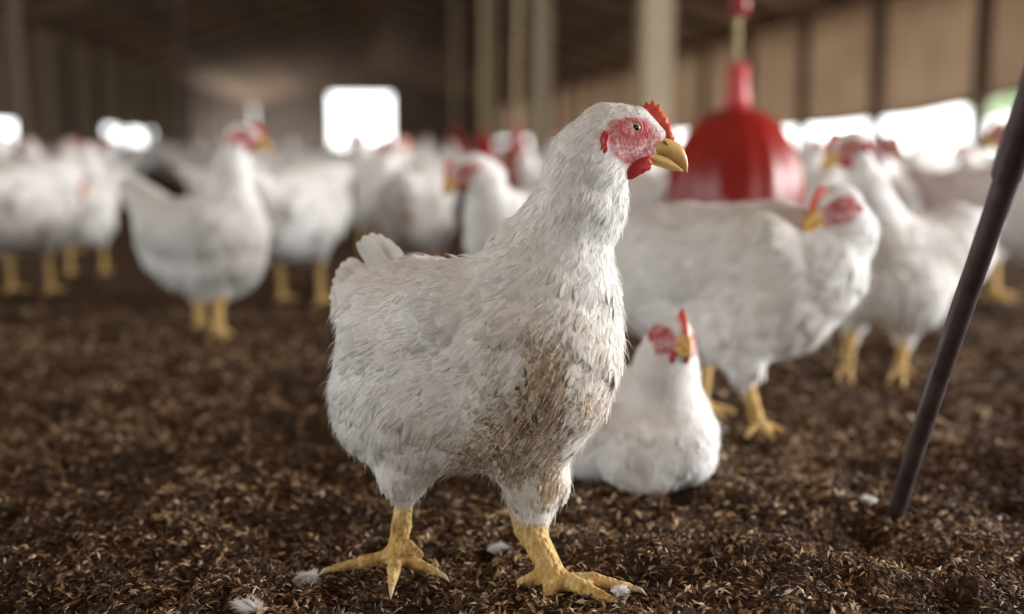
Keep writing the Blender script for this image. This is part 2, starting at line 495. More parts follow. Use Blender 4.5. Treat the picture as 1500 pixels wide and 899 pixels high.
def build_body(name, root, prims, h, org, feathers=0, strands=0, dirt_fn=None, fl=0.015, fw=0.010, seed=1, lump=0.0, mat=None):
    V, Q = polygonize(prims, h)
    # signed distances by kind of skin
    tags = {}
    wsum = np.zeros(len(V)); flow = np.zeros((len(V), 3))
    for q in prims:
        d = pdist(V, q)
        tags[q['tag']] = np.minimum(tags.get(q['tag'], 9.0), d)
        w = np.exp(-np.maximum(d, -0.004) / 0.010); wsum += w; flow += w[:, None] * q['flow']
    flow /= np.maximum(wsum, 1e-9)[:, None]
    big = np.full(len(V), 9.0)
    dl = tags.get('leg', big); df = tags.get('face', big)
    db = np.minimum.reduce([tags.get(k, big) for k in ('body', 'neck', 'skull', 'thigh')])
    leg = sstep(-0.002, 0.003, db - dl)
    face = sstep(-0.0035, 0.0025, np.minimum(tags.get('skull', big), tags.get('neck', big)) - df)
    face = np.zeros(len(V)); red = np.zeros(len(V))
    for q in prims:
        if 'mask' in q:
            fm, rm = q['mask'](V); face = np.maximum(face, fm * (df < 0.02)); red = np.maximum(red, rm)
    N = vnormals(V, Q)
    if lump:
        disp = np.array([noise.fractal(Vector(p * 34), 0.8, 2.1, 3) + 0.6 * noise.noise(Vector(p * 14)) for p in V])
        V = V + N * (disp * lump * (1 - leg) * (1 - face))[:, None]
        N = vnormals(V, Q)
    dirt = dirt_fn(V) if dirt_fn else np.zeros(len(V))
    me = mesh_np(name, V - np.array(org), Q)
    add_attr(me, 'leg', leg); add_attr(me, 'face', face); add_attr(me, 'dirt', dirt); add_attr(me, 'red', red)
    body = link_mesh(name, me, [M_FEATHER if mat is None else mat], root)
    if feathers:
        rs = np.random.default_rng(seed)
        A = np.linalg.norm(np.cross(V[Q[:, 2]] - V[Q[:, 0]], V[Q[:, 3]] - V[Q[:, 1]]), axis=1)
        bare = np.maximum(leg, face)
        headish = sstep(0.0, 0.03, np.minimum(tags.get('skull', big), df))
        neckish = 1 - sstep(0.0, 0.025, tags.get('neck', big))
        size = np.clip(0.30 + 0.70 * headish, 0.3, 1) * (1 - 0.35 * neckish)
        wgt = A * (bare[Q[:, 0]] < 0.25) / size[Q[:, 0]] ** 1.6
        p = wgt / wgt.sum()
        def sample(n):
            fi = rs.choice(len(Q), n, p=p)
            a, b = rs.random(n)[:, None], rs.random(n)[:, None]
            P = (V[Q[fi, 0]] * (1 - a) + V[Q[fi, 1]] * a) * (1 - b) + (V[Q[fi, 3]] * (1 - a) + V[Q[fi, 2]] * a) * b
            return P, N[Q[fi, 0]], flow[Q[fi, 0]], size[Q[fi, 0]], dirt[Q[fi, 0]]
        P, Nn, Fl, sz, dr = sample(feathers)
        L = fl * sz * rs.uniform(0.75, 1.25, feathers); W = fw * sz * rs.uniform(0.8, 1.2, feathers)
        L = L * (1 - 0.3 * (dr > 0.5)); 
        tilt = rs.uniform(0.02, 0.12, feathers) + 0.12 * dr * rs.random(feathers)
        Vf, Ff = feather_cards(P - Nn * 0.0012, Nn, Fl, L, W, tilt, 0.16, rs)
        faces = [Ff]; tone = np.repeat(rs.random(feathers), 12); dd = np.repeat(dr, 12)
        if strands:
            P, Nn, Fl, sz, dr = sample(strands)
            Vs, Fs, Ft = fluff_strands(P, Nn, Fl, fl * 0.8 * sz * rs.uniform(0.5, 1.2, strands), rs)
            faces += [Fs + len(Vf), Ft + len(Vf)]
            Vf = np.concatenate([Vf, Vs]); tone = np.concatenate([tone, np.repeat(rs.random(strands), 5)])
            dd = np.concatenate([dd, np.repeat(dr, 5)])
        mf = mesh_np('plumage', Vf - np.array(org), faces)
        al = np.tile(np.repeat([0.0, 0.38, 0.76, 1.0], 3), feathers)
        if strands: al = np.concatenate([al, np.full(strands * 5, 0.6)])
        add_attr(mf, 'along', al)
        add_attr(mf, 'tone', tone); add_attr(mf, 'dirt', dd)
        link_mesh('plumage', mf, [M_PLUME], root)
    return body

def quill_mesh(name, specs, root, org, dirt=0.0, seed=3):
    """long feathers; specs: (root point, tip point, width, sag vector, normal)"""
    Vs, Fs, tn = [], [], []
    rs = np.random.default_rng(seed)
    ts = np.linspace(0, 1, 8)
    prof = [0.25, 0.7, 0.95, 1.0, 1.0, 0.96, 0.82, 0.42]
    o = 0
    for (a, b, w, sag, nrm) in specs:
        a, b, sag, nrm = map(lambda q: np.array(q, float), (a, b, sag, nrm))
        nrm /= np.linalg.norm(nrm)
        d = (b - a); d /= np.linalg.norm(d); side = np.cross(d, nrm); side /= np.linalg.norm(side)
        for lay in (0.0004, -0.0004):
            for t, p in zip(ts, prof):
                c = a + (b - a) * t + sag * (4 * t * (1 - t))
                for s in (-1, 0, 1):
                    Vs.append(c + side * s * w * p * 0.5 + nrm * ((1 - abs(s)) * w * 0.14 + lay)); tn.append(rs.random() * 0.2 + (0.5 if s else 1.0))
        for i in range(7):
            for j in range(2):
                k = o + i * 3 + j
                Fs.append([k, k + 1, k + 4, k + 3]); k += 24; Fs.append([k, k + 3, k + 4, k + 1])
        o += 48
    me = mesh_np(name, np.array(Vs) - np.array(org), np.array(Fs))
    add_attr(me, 'tone', np.clip(tn, 0, 1)); add_attr(me, 'dirt', np.full(len(Vs), dirt))
    return link_mesh(name, me, [M_PLUME], root)

def px_prim(p1, p2, k=0.025, tag_='body', flow=(0, 0, -1), ax=None, sq=1.0):
    """p = (px, py, Y, r_px)"""
    a = pix(*p1[:3]); b = pix(*p2[:3])
    return prim(a, b, p1[3] * mpp(a), p2[3] * mpp(b), k, tag_, flow, ax, sq)

def foot(ankle, toes, r, k=0.006, zc=0.004):
    """ankle point, list of toe tip points; shank handled elsewhere"""
    out = []; claws = []
    an = Vector(ankle)
    for tp in toes:
        tp = Vector(tp)
        mid = an.lerp(tp, 0.5); mid.z = max(an.z * 0.45, tp.z + 0.002) + r * 0.25
        out.append(prim(an, mid, r * 0.80, r * 0.68, k, 'leg'))
        out.append(prim(mid, tp, r * 0.68, r * 0.42, k * 0.6, 'leg'))
        d = (tp - mid).normalized()
        claws.append((tp + d * r * 0.25, tp + d * r * 1.6 + Vector((0, 0, -r * 0.5)), r * 0.32))
    return out, claws
def claw_mesh(claws, root, org):
    for a, b, r in claws:
        d = (b - a).normalized(); s = d.cross(Vector((0, 0, 1))).normalized(); u = s.cross(d)
        loft('claw', [(a, s, u, r, r * 1.1), (a.lerp(b, 0.5) + u * r * 0.5, s, u, r * 0.7, r * 0.8), (b, s, u, r * 0.12, r * 0.12)], 8, M_CLAW, root, org)

# ------------------------------------------------------------------ value noise for the litter surface
def vnoise(x, y, seed=0):
    xi, yi = np.floor(x).astype(np.int64), np.floor(y).astype(np.int64)
    fx, fy = x - xi, y - yi
    fx = fx * fx * (3 - 2 * fx); fy = fy * fy * (3 - 2 * fy)
    def hsh(a, b):
        n = (a * 374761393 + b * 668265263 + seed * 982451653) & 0xffffffff
        n = ((n ^ (n >> 13)) * 1274126177) & 0xffffffff
        return ((n ^ (n >> 16)) & 0xffff) / 65535.0
    return (hsh(xi, yi) * (1 - fx) + hsh(xi + 1, yi) * fx) * (1 - fy) + (hsh(xi, yi + 1) * (1 - fx) + hsh(xi + 1, yi + 1) * fx) * fy - 0.5
BUMPS = [(1292, 778, -0.022, 0.050), (1250, 800, -0.012, 0.05), (1430, 800, 0.016, 0.07), (1130, 850, 0.012, 0.07), (1250, 880, 0.010, 0.05), (420, 760, -0.010, 0.05),
         (330, 860, 0.006, 0.06), (120, 800, 0.008, 0.08), (700, 760, 0.006, 0.05), (480, 690, 0.006, 0.06), (1120, 740, 0.010, 0.07), (60, 870, -0.01, 0.05), (900, 780, -0.006, 0.04)]
BUMPS = [(ground(a, b), c, d) for a, b, c, d in BUMPS]
FEET = [ground(580, 835), ground(815, 862)]
def height(x, y):
    x = np.asarray(x, float); y = np.asarray(y, float)
    h = vnoise(x * 6, y * 6, 1) * 0.016 + vnoise(x * 17, y * 17, 2) * 0.020 + vnoise(x * 45, y * 45, 3) * 0.015 + vnoise(x * 100, y * 100, 4) * 0.008
    for p, a, s in BUMPS:
        h = h + a * np.exp(-((x - p.x) ** 2 + (y - p.y) ** 2) / (s * s))
    for p in FEET:
        w = np.exp(-((x - p.x) ** 2 + (y - p.y) ** 2) / (0.05 ** 2))
        h = h * (1 - 0.75 * w)
    return h - 0.003

# ------------------------------------------------------------------ the shed
def box_bm(bm, lo, hi):
    vs = [bm.verts.new(S(x, y, z)) for x in (lo[0], hi[0]) for y in (lo[1], hi[1]) for z in (lo[2], hi[2])]
    for f in ((0, 1, 3, 2), (4, 6, 7, 5), (0, 4, 5, 1), (2, 3, 7, 6), (0, 2, 6, 4), (1, 5, 7, 3)):
        bm.faces.new([vs[i] for i in f])
def finish(name, bm, mats, parent=None, smooth=False, bevel=0):
    bmesh.ops.recalc_face_normals(bm, faces=bm.faces[:])
    if bevel:
        bmesh.ops.bevel(bm, geom=bm.edges[:], offset=bevel, segments=2, affect='EDGES')
    me = bpy.data.meshes.new(name); bm.to_mesh(me); bm.free()
    for p in me.polygons: p.use_smooth = smooth
    return link_mesh(name, me, mats, parent)
def beam(bm, a, b, w, h):
    a, b = Vector(a), Vector(b); d = (b - a).normalized()
    s = d.cross(Vector((0, 0, 1)))
    if s.length < 0.01: s = Vector((1, 0, 0))
    s.normalize(); u = s.cross(d)
    A = [bm.verts.new(a + s * i * w / 2 + u * j * h / 2) for i, j in ((-1, -1), (1, -1), (1, 1), (-1, 1))]
    B = [bm.verts.new(b + s * i * w / 2 + u * j * h / 2) for i, j in ((-1, -1), (1, -1), (1, 1), (-1, 1))]
    for i in range(4): bm.faces.new((A[i], A[(i + 1) % 4], B[(i + 1) % 4], B[i]))
    bm.faces.new(A[::-1]); bm.faces.new(B)

XR, XL, XM = 6.35, -5.0, 0.70
EAVE, RIDGE = 2.24, 4.0
YN, YF = -5.0, 57.0
M_ROOF = simple('brown_roof_lining', (0.46, 0.31, 0.21), (0.56, 0.39, 0.28), 1.2, 0.9)
M_ENDWALL = simple('grey_brown_end_wall', (0.09, 0.072, 0.058), (0.12, 0.098, 0.08), 0.8, 0.9)
M_TIMBER = simple('dark_timber', (0.10, 0.07, 0.05), (0.17, 0.12, 0.09), 3, 0.85, stretch=(1, 1, 0.2))
M_LOWWALL = simple('plastered_low_wall', (0.42, 0.38, 0.33), (0.55, 0.51, 0.45), 2, 0.9)
M_COLUMN = simple('pale_concrete', (0.36, 0.29, 0.20), (0.45, 0.37, 0.26), 5, 0.9, 0.3, 0.01)
M_YARD = simple('yard_soil', (0.55, 0.50, 0.42), (0.66, 0.61, 0.52), 0.5, 0.95)
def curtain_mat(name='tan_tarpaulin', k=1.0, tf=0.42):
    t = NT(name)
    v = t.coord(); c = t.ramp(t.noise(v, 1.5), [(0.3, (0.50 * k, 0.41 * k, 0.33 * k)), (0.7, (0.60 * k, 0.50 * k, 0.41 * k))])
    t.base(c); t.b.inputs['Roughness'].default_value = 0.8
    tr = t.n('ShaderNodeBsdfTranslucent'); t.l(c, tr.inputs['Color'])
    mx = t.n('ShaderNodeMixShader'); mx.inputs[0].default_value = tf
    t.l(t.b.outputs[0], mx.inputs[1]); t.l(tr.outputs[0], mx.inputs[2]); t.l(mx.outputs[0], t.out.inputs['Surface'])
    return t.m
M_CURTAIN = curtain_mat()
M_CURTAIN_SHADED = curtain_mat('shaded_tarpaulin', 0.55, 0.3)  # darker copy of the tarpaulin: the sunless left side put into its colour

# roof
bm = bmesh.new()
th = 0.06
for xa, za, xb, zb in ((XL - 0.5, EAVE - 0.16, XM, RIDGE), (XM, RIDGE, XR + 0.5, EAVE - 0.16)):
    vs = [bm.verts.new(S(x, y, z + t_)) for x, z in ((xa, za), (xb, zb)) for y in (YN, YF + 0.3) for t_ in (0, th)]
    for f in ((0, 1, 3, 2), (4, 6, 7, 5), (0, 4, 5, 1), (2, 3, 7, 6), (0, 2, 6, 4), (1, 5, 7, 3)):
        bm.faces.new([vs[i] for i in f])
tag(finish('ceiling', bm, [M_ROOF]), kind='structure')
# rafters, purlins, ties
bm = bmesh.new()
y = 2.3
while y < YF:
    beam(bm, S(XL, y, EAVE - 0.04), S(XM, y, RIDGE - 0.09), 0.07, 0.14)
    beam(bm, S(XM, y, RIDGE - 0.09), S(XR, y, EAVE - 0.04), 0.07, 0.14)
    y += 2.4
tag(finish('trim_1', bm, [M_TIMBER]), kind='structure')
bm = bmesh.new()
for xx in (XL, XR):
    beam(bm, S(xx, YN, EAVE - 0.02), S(xx, YF, EAVE - 0.02), 0.10, 0.16)
for i in (0.25, 0.5, 0.75):
    for x0 in (XL, XR):
        xx = x0 + (XM - x0) * i; zz = EAVE + (RIDGE - EAVE) * i - 0.03
        beam(bm, S(xx, YN, zz), S(xx, YF, zz), 0.06, 0.06)
tag(finish('trim_2', bm, [M_TIMBER]), kind='structure')
# end wall with doorway
DX0, DX1, DZ = -1.50, 1.62, 2.90
def wall_poly(bm, pts, y0, y1):
    A = [bm.verts.new(S(x, y0, z)) for x, z in pts]; B = [bm.verts.new(S(x, y1, z)) for x, z in pts]
    n = len(pts)
    for i in range(n): bm.faces.new((A[i], A[(i + 1) % n], B[(i + 1) % n], B[i]))
    bm.faces.new(A[::-1]); bm.faces.new(B)
def rz(x): return EAVE + (RIDGE - EAVE) * ((x - XL) / (XM - XL) if x < XM else (XR - x) / (XR - XM))
bm = bmesh.new()
wall_poly(bm, [(XL, -0.1), (DX0, -0.1), (DX0, rz(DX0)), (XL, EAVE)], YF, YF + 0.2)
wall_poly(bm, [(DX1, -0.1), (XR, -0.1), (XR, EAVE), (DX1, rz(DX1))], YF, YF + 0.2)
wall_poly(bm, [(DX0, DZ), (DX1, DZ), (DX1, rz(DX1)), (XM, RIDGE), (DX0, rz(DX0))], YF, YF + 0.2)
tag(finish('wall_back', bm, [M_ENDWALL]), kind='structure')
bm = bmesh.new()
box_bm(bm, (DX0 - 0.02, YF - 0.04, -0.05), (DX0 + 0.08, YF + 0.22, DZ)); box_bm(bm, (DX1 - 0.08, YF - 0.04, -0.05), (DX1 + 0.02, YF + 0.22, DZ))
box_bm(bm, (DX0 - 0.02, YF - 0.04, DZ - 0.08), (DX1 + 0.02, YF + 0.22, DZ + 0.02))
tag(finish('door_1', bm, [M_TIMBER]), kind='structure')
bm = bmesh.new(); wall_poly(bm, [(XL, -0.1), (XR, -0.1), (XR, EAVE), (XM, RIDGE), (XL, EAVE)], YN - 0.2, YN); tag(finish('wall_front_block', bm, [M_ENDWALL]), kind='structure')  # unseen near end wall, added to block sky light from behind
# side walls: low plastered wall, posts, wire rail
bm = bmesh.new(); box_bm(bm, (XR, YN, -0.1), (XR + 0.12, YF, 0.15)); tag(finish('wall_right', bm, [M_LOWWALL]), kind='structure')
bm = bmesh.new(); box_bm(bm, (XL - 0.12, YN, -0.1), (XL, YF, 0.38)); tag(finish('wall_left', bm, [M_LOWWALL]), kind='structure')
PD = 11.14
bm = bmesh.new()
k = -6
while PD + 2.4 * k < YF:
    yy = PD + 2.4 * k
    if k >= -2: box_bm(bm, (XR - 0.09, yy - 0.07, -0.05), (XR + 0.03, yy + 0.07, EAVE - 0.08))
    if yy > 4: box_bm(bm, (XL - 0.03, yy - 0.07, -0.05), (XL + 0.09, yy + 0.07, EAVE - 0.08))
    k += 1
tag(finish('trim_3', bm, [M_TIMBER]), kind='structure')

def curtain(name, x, side, y0, y1, zfun, label):
    n = int((y1 - y0) / 0.15)
    Vt = []; Fq = []
    for lay in (0, 1):
        for i in range(n + 1):
            yy = y0 + (y1 - y0) * i / n
            zb = zfun(yy)
            for j in range(7):
                t = j / 6; z = EAVE - 0.1 + (zb - EAVE + 0.1) * t
                off = 0.03 * math.sin(yy * 5.1) * t + 0.02 * math.sin(yy * 13 + z * 3) + 0.012 * math.sin(z * 20)
                Vt.append(S(x + side * (0.10 + off + lay * 0.006), yy, z))
    m = (n + 1) * 7
    for lay in (0, 1):
        for i in range(n):
            for j in range(6):
                a = lay * m + i * 7 + j; q = [a, a + 1, a + 8, a + 7]
                Fq.append(q if lay else q[::-1])
    me = mesh_np('sheet', np.array([tuple(v) for v in Vt]), np.array(Fq))
    root = empty(name, S(x + side * 0.1, y0, 0))
    o = link_mesh('sheet', me, [M_CURTAIN if side > 0 else M_CURTAIN_SHADED]); 
    o.parent = root; o.matrix_parent_inverse = Matrix.Translation(-root.location)
    bm = bmesh.new()
    prev = None
    step = 2.4
    yy = y0
    while yy < y1 - 0.1:
        ye = min(yy + step, y1)
        beam(bm, S(x + side * 0.12, yy, zfun(yy)), S(x + side * 0.12, ye, zfun(ye)), 0.05, 0.05)
        yy = ye
    b = finish('hem_pole', bm, [M_TIMBER]); b.parent = root; b.matrix_parent_inverse = Matrix.Translation(-root.location)
    tag(root, label, 'curtain')
    return root
def lerp_pts(pts):
    return lambda y: float(np.interp(y, [p[0] for p in pts], [p[1] for p in pts]))
curtain('side_curtain', XR, 1, 8.0, YF - 0.3, lerp_pts([(8.0, 1.5), (9.0, 1.2), (10.3, 0.95), (11.4, 0.80), (13.9, 0.70), (16.8, 0.65), (25, 0.64), (57, 0.62)]),
        'long tan tarpaulin curtain hanging over the bright right-hand opening')
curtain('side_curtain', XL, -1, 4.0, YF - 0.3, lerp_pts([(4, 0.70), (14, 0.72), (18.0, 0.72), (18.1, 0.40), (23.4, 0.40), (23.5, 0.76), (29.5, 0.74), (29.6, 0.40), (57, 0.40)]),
        'shade-darkened tan tarpaulin curtain along the dim left wall above the small lit gaps')

# concrete columns
for i, (yy, lab) in enumerate([(7.4, 'pale concrete column rising just above the comb of the foreground chicken'),
                               (12.2, 'middle pale concrete column in the row leading to the far door'),
                               (17.0, 'slim pale concrete column left of the other two columns, deeper in the shed')]):
    root = empty('support_column', S(1.91, yy, 0))
    for nm, w, z0, z1 in (('column_shaft', 0.105, -0.02, rz(1.91) - 0.13), ('column_footing', 0.15, -0.03, 0.12)):
        bm = bmesh.new(); box_bm(bm, (1.91 - w, yy - w, z0), (1.91 + w, yy + w, z1))
        bmesh.ops.recalc_face_normals(bm, faces=bm.faces[:])
        bmesh.ops.bevel(bm, geom=bm.edges[:], offset=0.012, segments=2, affect='EDGES')
        o = finish(nm, bm, [M_COLUMN]); o.parent = root; o.matrix_parent_inverse = Matrix.Translation(-root.location)
    tag(root, lab, 'column', 'concrete columns')
for yy, lab in ((6.8, 'thin wooden prop at the far left, nearest of the two props'), (12.9, 'thin wooden prop above the alert white chicken on the left')):
    bm = bmesh.new(); a = bm
    xx = -1.9
    segs = 10
    Vv = []
    ring = []
    for z in np.linspace(-0.02, rz(xx) - 0.10, 9):
        ring.append([bm.verts.new(S(xx + 0.01 * math.sin(z * 3) + 0.035 * math.cos(t), yy + 0.035 * math.sin(t), z)) for t in np.linspace(0, 2 * math.pi, segs, endpoint=False)])
    for A, B in zip(ring, ring[1:]):
        for i in range(segs): bm.faces.new((A[i], A[(i + 1) % segs], B[(i + 1) % segs], B[i]))
    bm.faces.new(ring[0][::-1]); bm.faces.new(ring[-1])
    tag(finish('wooden_prop', bm, [M_TIMBER], smooth=True), lab, 'post', 'wooden props')

# yard outside
bm = bmesh.new()
for lo, hi in (((-60, -20), (XL - 0.12, 110)), ((XR + 0.12, -20), (60, 110)), ((XL - 0.12, YF + 0.2), (XR + 0.12, 110))):
    vs = [bm.verts.new(S(x, y_, -0.04)) for x, y_ in ((lo[0], lo[1]), (hi[0], lo[1]), (hi[0], hi[1]), (lo[0], hi[1]))]
    bm.faces.new(vs)
tag(finish('ground', bm, [M_YARD]), kind='structure')

# ------------------------------------------------------------------ litter floor
def litter_mat():
    t = NT('rice_hull_litter')
    v = t.coord()
    vo = t.n('ShaderNodeTexVoronoi'); vo.inputs['Scale'].default_value = 170; vo.inputs['Randomness'].default_value = 1
    t.l(v, vo.inputs['Vector'])
    sep = t.n('ShaderNodeSeparateColor'); t.l(vo.outputs['Color'], sep.inputs[0])
    c = t.ramp(sep.outputs[0], [(0.0, (0.022, 0.012, 0.007)), (0.5, (0.066, 0.037, 0.02)), (0.85, (0.14, 0.082, 0.045)), (1.0, (0.32, 0.21, 0.12))])
    n = t.noise(v, 9, 4)
    c = t.mix(t.ramp(n, [(0.35, (0, 0, 0)), (0.65, (0.6, 0.6, 0.6))]), c, (0.045, 0.027, 0.017))
    t.base(c); t.b.inputs['Roughness'].default_value = 0.9; t.b.inputs['Specular IOR Level'].default_value = 0.2
    t.bump(t.math('ADD', vo.outputs['Distance'], t.noise(v, 60, 4)), 0.9, 0.006)
    return t.m
M_LITTER = litter_mat()
xs = np.concatenate([np.arange(-9, -1.6, 0.35), np.arange(-1.6, 1.9, 0.0105), np.arange(1.9, 10, 0.35)])
ys = np.concatenate([np.arange(-6, 0.7, 0.3), np.arange(0.7, 2.6, 0.0085), np.arange(2.6, 5, 0.03), np.arange(5, 62, 1.2)])
gx, gy = np.meshgrid(xs, ys, indexing='ij')
# keep the floor inside the shed walls
lx, ly = gx * CY + gy * SY, -gx * SY + gy * CY
z = height(gx, gy)
fade = 1 - sstep(3.0, 5.0, gy)
z = z * fade * sstep(0.3, 0.8, gy) * (1 - sstep(1.5, 2.2, np.abs(gx)))
Vf = np.stack([gx, gy, z], -1).reshape(-1, 3)
nx, ny = gx.shape
ii = (np.arange(nx - 1)[:, None] * ny + np.arange(ny - 1)[None, :])
Q = np.stack([ii, ii + ny, ii + ny + 1, ii + 1], -1).reshape(-1, 4)
ok = ((lx > XL - 0.5) & (lx < XR + 0.5) & (ly < YF + 0.8)).reshape(-1)
Q = Q[ok[Q].all(1)]
floor = link_mesh('floor', mesh_np('floor', Vf, Q), [M_LITTER]); tag(floor, kind='structure')

def husk_mat():
    t = NT('rice_hulls')
    c = t.ramp(t.attr('tone'), [(0.0, (0.025, 0.014, 0.008)), (0.4, (0.08, 0.041, 0.019)), (0.60, (0.30, 0.175, 0.085)), (0.80, (0.60, 0.42, 0.24)), (1.0, (0.85, 0.72, 0.54))])
    t.base(c); t.b.inputs['Roughness'].default_value = 0.6; t.b.inputs['Specular IOR Level'].default_value = 0.3
    return t.m
def husks(y0, y1, dens, size, seed):
    rs = np.random.default_rng(seed)
    w1 = 0.47 * y1 + 0.16
    n = int(dens * (y1 - y0) * 2 * w1)
    y = rs.uniform(y0, y1, n); x = rs.uniform(-w1, w1, n)
    m = np.abs(x) < 0.47 * y + 0.16
    x, y = x[m], y[m]
    n = len(x)
    z = height(x, y)
    L = size * rs.uniform(0.5, 1.35, n); W = L * rs.uniform(0.16, 0.38, n); T = W * rs.uniform(0.25, 0.5, n)
    yaw = rs.uniform(0, 2 * np.pi, n); pit = rs.normal(0, 0.42, n); rol = rs.uniform(-1, 1, n)
    d = np.stack([np.cos(yaw) * np.cos(pit), np.sin(yaw) * np.cos(pit), np.sin(pit)], 1)
    s = np.stack([-np.sin(yaw), np.cos(yaw), 0 * yaw], 1)
    u = np.cross(d, s)
    s2 = s * np.cos(rol)[:, None] + u * np.sin(rol)[:, None]; u2 = np.cross(d, s2)
    c = np.stack([x, y, z + rs.uniform(-0.001, 0.0045, n) + np.abs(np.sin(pit)) * L * 0.3], 1)
    V = np.zeros((n, 6, 3)); L = L[:, None]; W = W[:, None]; T = T[:, None]
    V[:, 0] = c - d * L / 2 - u2 * L * 0.08; V[:, 1] = c + d * L / 2 - u2 * L * 0.08
    V[:, 2] = c + s2 * W / 2; V[:, 3] = c - s2 * W / 2; V[:, 4] = c + u2 * T; V[:, 5] = c - u2 * T * 0.3
    b = (np.arange(n) * 6)[:, None]
    F = np.concatenate([b + np.array([q]) for q in ((0, 2, 4), (0, 4, 3), (0, 3, 5), (0, 5, 2), (1, 4, 2), (1, 3, 4), (1, 5, 3), (1, 2, 5))])
    big = vnoise(x * 9, y * 9, 9) * 0.35
    tone = np.clip(rs.beta(1.6, 2.2, n) + big, 0, 1)
    return V.reshape(-1, 3), F, np.repeat(tone, 6)
parts = [husks(0.84, 1.12, 70000, 0.0098, 1), husks(1.12, 1.6, 38000, 0.0115, 2), husks(1.6, 2.6, 14000, 0.015, 3)]
off = 0; VV, FF, TT = [], [], []
for v_, f_, t_ in parts:
    VV.append(v_); FF.append(f_ + off); TT.append(t_); off += len(v_)
me = mesh_np('rice_hulls', np.concatenate(VV), np.concatenate(FF), smooth=False)
add_attr(me, 'tone', np.concatenate(TT))
tag(link_mesh('rice_hull_litter', me, [husk_mat()]), 'loose brown rice hulls strewn over the shed floor', 'litter', kind='stuff')

# ------------------------------------------------------------------ MAIN CHICKEN
def bodyflow(th, down=0.45):
    return (-math.cos(th), math.sin(th), -down)
base = (ground(580, 835) + ground(815, 860)) / 2; base.z = 0
org = base
main = empty('chicken', base)
tag(main, 'large white chicken with a dirt-stained breast standing in sharp focus in front', 'chicken', 'chickens in the shed')
TH = math.radians(30)
bf = bodyflow(TH)
nf = (-0.35, 0.15, -1.0)
sideax = (math.sin(TH), math.cos(TH), 0)
pr = [
    px_prim((612, 502, 1.030, 118), (755, 505, 0.985, 136), 0.02, 'body', bf),
    px_prim((578, 592, 1.035, 92), (640, 590, 1.015, 95), 0.03, 'body', (-.6, .3, -1)),
    px_prim((690, 590, 1.000, 88), (770, 590, 0.975, 82), 0.03, 'body', (-.7, .3, -.8)),
    px_prim((790, 500, 0.970, 104), (800, 545, 0.965, 100), 0.03, 'body', (-.5, .2, -1)),
    px_prim((815, 425, 0.965, 82), (800, 470, 0.965, 95), 0.03, 'body', (-.35, .1, -1)),
    px_prim((798, 382, 0.970, 80), (849, 300, 0.962, 58), 0.03, 'neck', nf),
    px_prim((849, 300, 0.962, 58), (864, 232, 0.960, 49), 0.02, 'neck', nf),
    px_prim((862, 232, 0.960, 51), (890, 200, 0.958, 42), 0.02, 'neck', (-.8, 0, -.7)),
    # tail bump and folded wings
    px_prim((600, 435, 1.060, 52), (530, 415, 1.085, 22), 0.03, 'body', (-.9, .4, .5)),
    px_prim((526, 420, 1.080, 26), (520, 455, 1.065, 30), 0.02, 'body', (-.5, .3, -.6)),
    px_prim((735, 435, 0.938, 56), (640, 470, 0.952, 64), 0.011, 'body', (-.95, .4, -.35), sideax, 0.6),
    px_prim((640, 470, 0.952, 62), (530, 462, 1.000, 30), 0.011, 'body', (-1, .5, -.1), sideax, 0.6),
    px_prim((860, 440, 1.035, 55), (760, 450, 1.075, 60), 0.02, 'body', bf, sideax, 0.6),
    # thighs
    px_prim((598, 610, 1.000, 66), (592, 690, 0.995, 30), 0.03, 'thigh', (0, 0, -1)),
    px_prim((592, 690, 0.995, 30), (593, 716, 0.995, 19), 0.012, 'thigh', (0, 0, -1)),
    px_prim((768, 640, 0.985, 68), (785, 705, 0.985, 42), 0.03, 'thigh', (0, 0, -1)),
    px_prim((785, 705, 0.985, 42), (782, 742, 0.983, 30), 0.015, 'thigh', (-.1, 0, -1)),
    # shanks
    px_prim((594, 712, 0.995, 15.5), (588, 770, 0.992, 13), 0.006, 'leg'),
    px_prim((588, 770, 0.992, 13), (580, 812, 0.988, 15), 0.006, 'leg'),
    px_prim((768, 745, 0.986, 21), (776, 772, 0.978, 21), 0.010, 'leg'),
    px_prim((776, 772, 0.978, 20), (812, 845, 0.945, 19), 0.008, 'leg'),
]
hp, HL, HF, hc = head_prims(pix(905, 200, 0.957), (1, 0.02, -0.06), (0, 0, 1), 1.0, (-1, 0, -.5))
pr += hp
def gz(px, py, z=0.006): return ground(px, py, z)
a1 = pix(580, 812, 0.988)
f1, c1 = foot(a1, [gz(488, 832, .004), gz(574, 858, .003), gz(640, 838, .004), gz(616, 812, 0.02)], 13.5 * mpp(a1))
a2 = pix(812, 850, 0.943)
f2, c2 = foot(a2, [gz(924, 860, .006), gz(898, 880, .004), gz(800, 878, .0), gz(762, 852, .006)], 15 * mpp(a2))
pr += f1 + f2
DC = [((800, 590, 0.90), 0.062, 0.95), ((770, 640, 0.92), 0.055, 0.95), ((720, 655, 0.94), 0.055, 0.9), ((850, 545, 0.90), 0.045, 0.55), ((780, 700, .95), 0.04, 0.9), ((835, 500, .89), 0.04, 0.45),
      ((690, 690, 0.95), 0.035, 0.8), ((548, 435, 1.05), 0.022, 0.9), ((500, 395, 1.08), 0.015, 0.5), ((590, 500, .96), 0.02, 0.35), ((620, 505, .94), 0.02, 0.3), ((880, 590, .93), 0.03, .35), ((810, 455, .90), .03, .25)]
DC = [(np.array(pix(*a)), s, w) for a, s, w in DC]
def main_dirt(P):
    d = np.zeros(len(P))
    for c, s, w in DC:
        d = np.maximum(d, w * 0.88 * np.exp(-((P - c) ** 2).sum(1) / (s * s) * 0.55))
    nz = vnoise(P[:, 0] * 60, P[:, 2] * 40 + P[:, 1] * 30, 5)
    return np.clip(d * (1 + 1.1 * nz), 0, 1)
